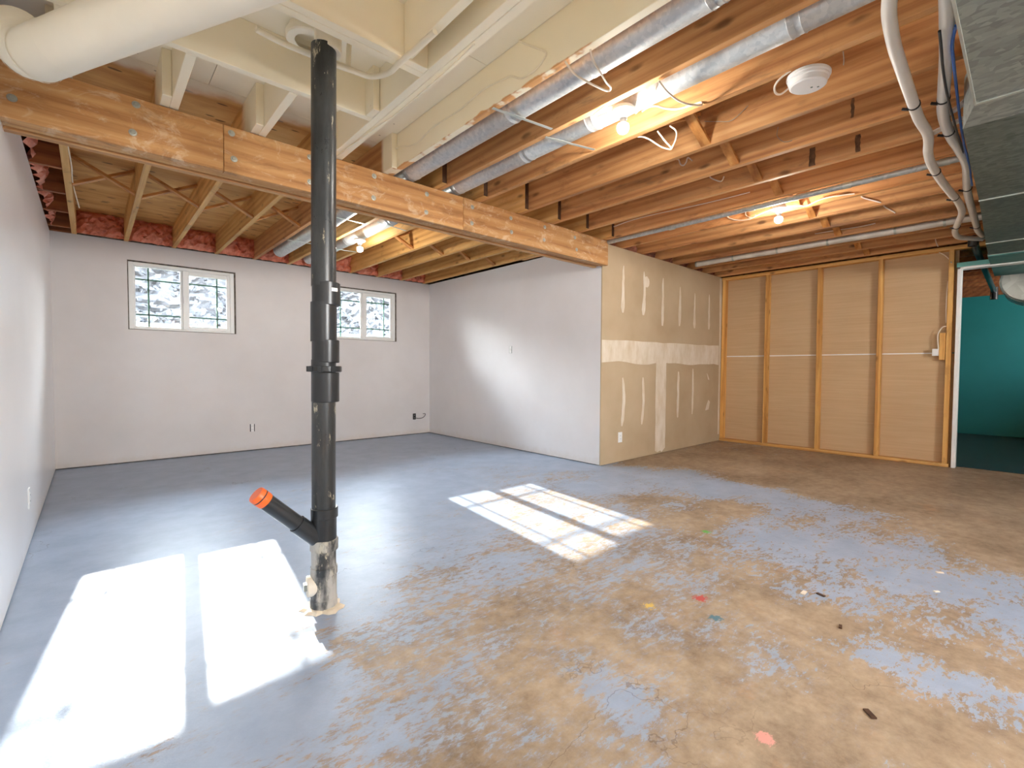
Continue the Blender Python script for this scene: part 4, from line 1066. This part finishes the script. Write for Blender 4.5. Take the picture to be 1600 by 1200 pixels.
cable('cable', [(XS + 0.02, 0.696, 2.06), (XS + 0.02, 0.703, 1.949), (XS + 0.02, 0.705, 1.773), (XS + 0.02, 0.701, 1.60)], W, 'cable', 'white cable stapled down the side of the doorway stud')

jb = empty('cable_box', (XS, 0.77, 1.29), label='small white cable box on the block beside the doorway stud', cat='box')
MB().box(XS - 0.012, XS + 0.03, 0.752, 0.808, 1.236, 1.315).build('box_cover', M['plate_white'], jb, bevel=0.004)
MB().tube(smooth_path([(XS + 0.02, 0.693, 1.560), (XS + 0.015, 0.728, 1.555), (XS + 0.01, 0.762, 1.486), (XS + 0.01, 0.765, 1.408), (XS + 0.01, 0.756, 1.312)]), 0.006, 8).build('box_cable', M['cable'], jb)

# ------------------------------------------------------------------ outlets
def outlet(name, center, axis, label, plate=True, cat='outlet', dark=False):
    """axis: outward normal of the wall"""
    c = Vector(center); n = Vector(axis)
    u = Vector((n.y, -n.x, 0)) if abs(n.z) < .5 else Vector((1, 0, 0))
    root = empty(name, center, label=label, cat=cat)
    def slab(w, h, d0, d1, mm, nm, du=0.0, dz=0.0, bev=0.002):
        a = c + n * d0 + u * du + Vector((0, 0, dz)); b = c + n * d1 + u * du + Vector((0, 0, dz))
        q = [(-w / 2, -h / 2), (w / 2, -h / 2), (w / 2, h / 2), (-w / 2, h / 2)]
        A = [a + u * i + Vector((0, 0, j)) for i, j in q]; B = [b + u * i + Vector((0, 0, j)) for i, j in q]
        return MB().hexa(A, B).build(nm, M[mm], root, bevel=bev)
    if plate:
        slab(0.074, 0.118, 0.0, 0.006, 'plate_white', 'cover_plate')
        slab(0.034, 0.066, 0.006, 0.008, 'vinyl', 'receptacle')
        for s in (-1, 1):
            for du in (-0.006, 0.006):
                slab(0.0025, 0.009, 0.008, 0.0085, 'dark_plastic', 'slot', du, 0.018 * s, 0)
    else:
        slab(0.058, 0.098, -0.006, 0.0012, 'dark_plastic', 'box_rim')
        slab(0.036, 0.098, 0.0012, 0.006, 'dark_plastic' if dark else 'plate_white', 'receptacle')
        for s in (-1, 1):
            for du in (-0.006, 0.006):
                slab(0.0025, 0.009, 0.006, 0.0068, 'dark_plastic' if not dark else 'plate_white', 'slot', du, 0.022 * s, 0)
    return root
outlet('wall_outlet', (1.533, YF, 0.292), (0, -1, 0), 'uncovered outlet with dark box edges low on the far wall left of the drain stack', False)
o = outlet('wall_outlet', (3.885, YF, 0.288), (0, -1, 0), 'black outlet with a wire loop low in the far corner', False, dark=True)
MB().tube(smooth_path([(3.915, YF - 0.008, 0.262), (3.96, YF - 0.03, 0.255), (4.02, YF - 0.04, 0.265), (4.06, YF - 0.04, 0.30), (4.065, YF - 0.03, 0.325), (4.03, YF - 0.02, 0.325)]), 0.0045, 8).build('loose_wire', M['dark_plastic'], o)
def switch():
    root = empty('wall_switch', (XP, 4.69, 1.32), label='uncovered light switch with dark edges on the white inner wall', cat='switch')
    MB().box(XP - 0.001, XP + 0.006, 4.69 - 0.028, 4.69 + 0.028, 1.272, 1.368).build('box_rim', M['conduit'], root)
    MB().box(XP - 0.006, XP - 0.001, 4.69 - 0.017, 4.69 + 0.017, 1.275, 1.365).build('switch_body', M['plate_white'], root, bevel=0.002)
    MB().box(XP - 0.012, XP - 0.006, 4.69 - 0.005, 4.69 + 0.005, 1.310, 1.334).build('toggle', M['plate_white'], root, bevel=0.001)
switch()
outlet('wall_outlet', (4.528, YB, 0.285), (0, -1, 0), 'white covered outlet low on the tan unfinished board', True)
outlet('wall_outlet', (XL, 3.955, 0.288), (1, 0, 0), 'white covered outlet low on the left wall', True)

# fine wires and old stain bars on the joists
def wire(pts, label): cable('wire_hook', pts, 0.0018, 'bolt', label, 'wire', n=6)
wire([(2.855, 1.42, 2.60), (2.84, 1.33, 2.56), (2.83, 1.24, 2.53), (2.853, 1.16, 2.59)], 'thin bent wire hanging on the joist before the smoke alarm')
wire([(2.44, 0.60, 2.44), (2.445, 0.598, 2.405), (2.45, 0.60, 2.385)], 'tiny wire hook hanging from the joist edge right of the smoke alarm')
wire([(3.262, 1.14, 2.60), (3.25, 1.14, 2.54), (3.25, 1.10, 2.49), (3.268, 1.06, 2.49)], 'thin wire dangling on the joist face past the smoke alarm')
for (x, y, z0, z1, w) in ((3.675, 1.065, 2.452, 2.575, 0.030), (3.675, 0.81, 2.46, 2.57, 0.022), (3.27, 0.75, 2.51, 2.62, 0.010)):
    n = 7; L, Rr = [], []
    for i in range(n):
        z = z0 + (z1 - z0) * i / (n - 1)
        L.append((x - 0.0008, y - w / 2 - random.uniform(0, 0.006), z)); Rr.append((x - 0.0008, y + w / 2 + random.uniform(0, 0.006), z))
    V = L + Rr; V2 = [(a + 0.001, b, c) for a, b, c in V]
    Fc = [(i, i + 1, n + i + 1, n + i) for i in range(n - 1)]
    MB().add(V + V2, Fc + [tuple(k + 2 * n for k in reversed(f)) for f in Fc]).build('tar_streak', M['tar'], ceiling, origin=(x, y, z0))

# litter on the slab
for k, (x, y, s) in enumerate(((2.52, 0.72, 0.022), (2.56, 0.66, 0.018), (3.02, 0.30, 0.014), (1.78, 0.32, 0.02), (3.32, 0.32, 0.016), (2.30, 0.52, 0.014))):
    a = k * 1.3
    MB().bar((x - s * math.cos(a), y - s * math.sin(a), 0.003), (x + s * math.cos(a), y + s * math.sin(a), 0.004), s * 0.8, 0.005).build('paint_flake', M['dark_end'] if k % 2 else M['compound'], None, origin=(x, y, 0),
        label=('pale chip near the bigger dark flake on the right-hand floor', 'dark flake beside a pale chip on the worn right-hand floor', 'pale flake among the worn paint at the right, farthest along the slab', 'dark sliver on the bare slab at the bottom of the view', 'pale flake at the far right of the worn slab', 'dark flake alone on the tan slab at the right')[k], cat='debris', group='flakes on the worn floor')
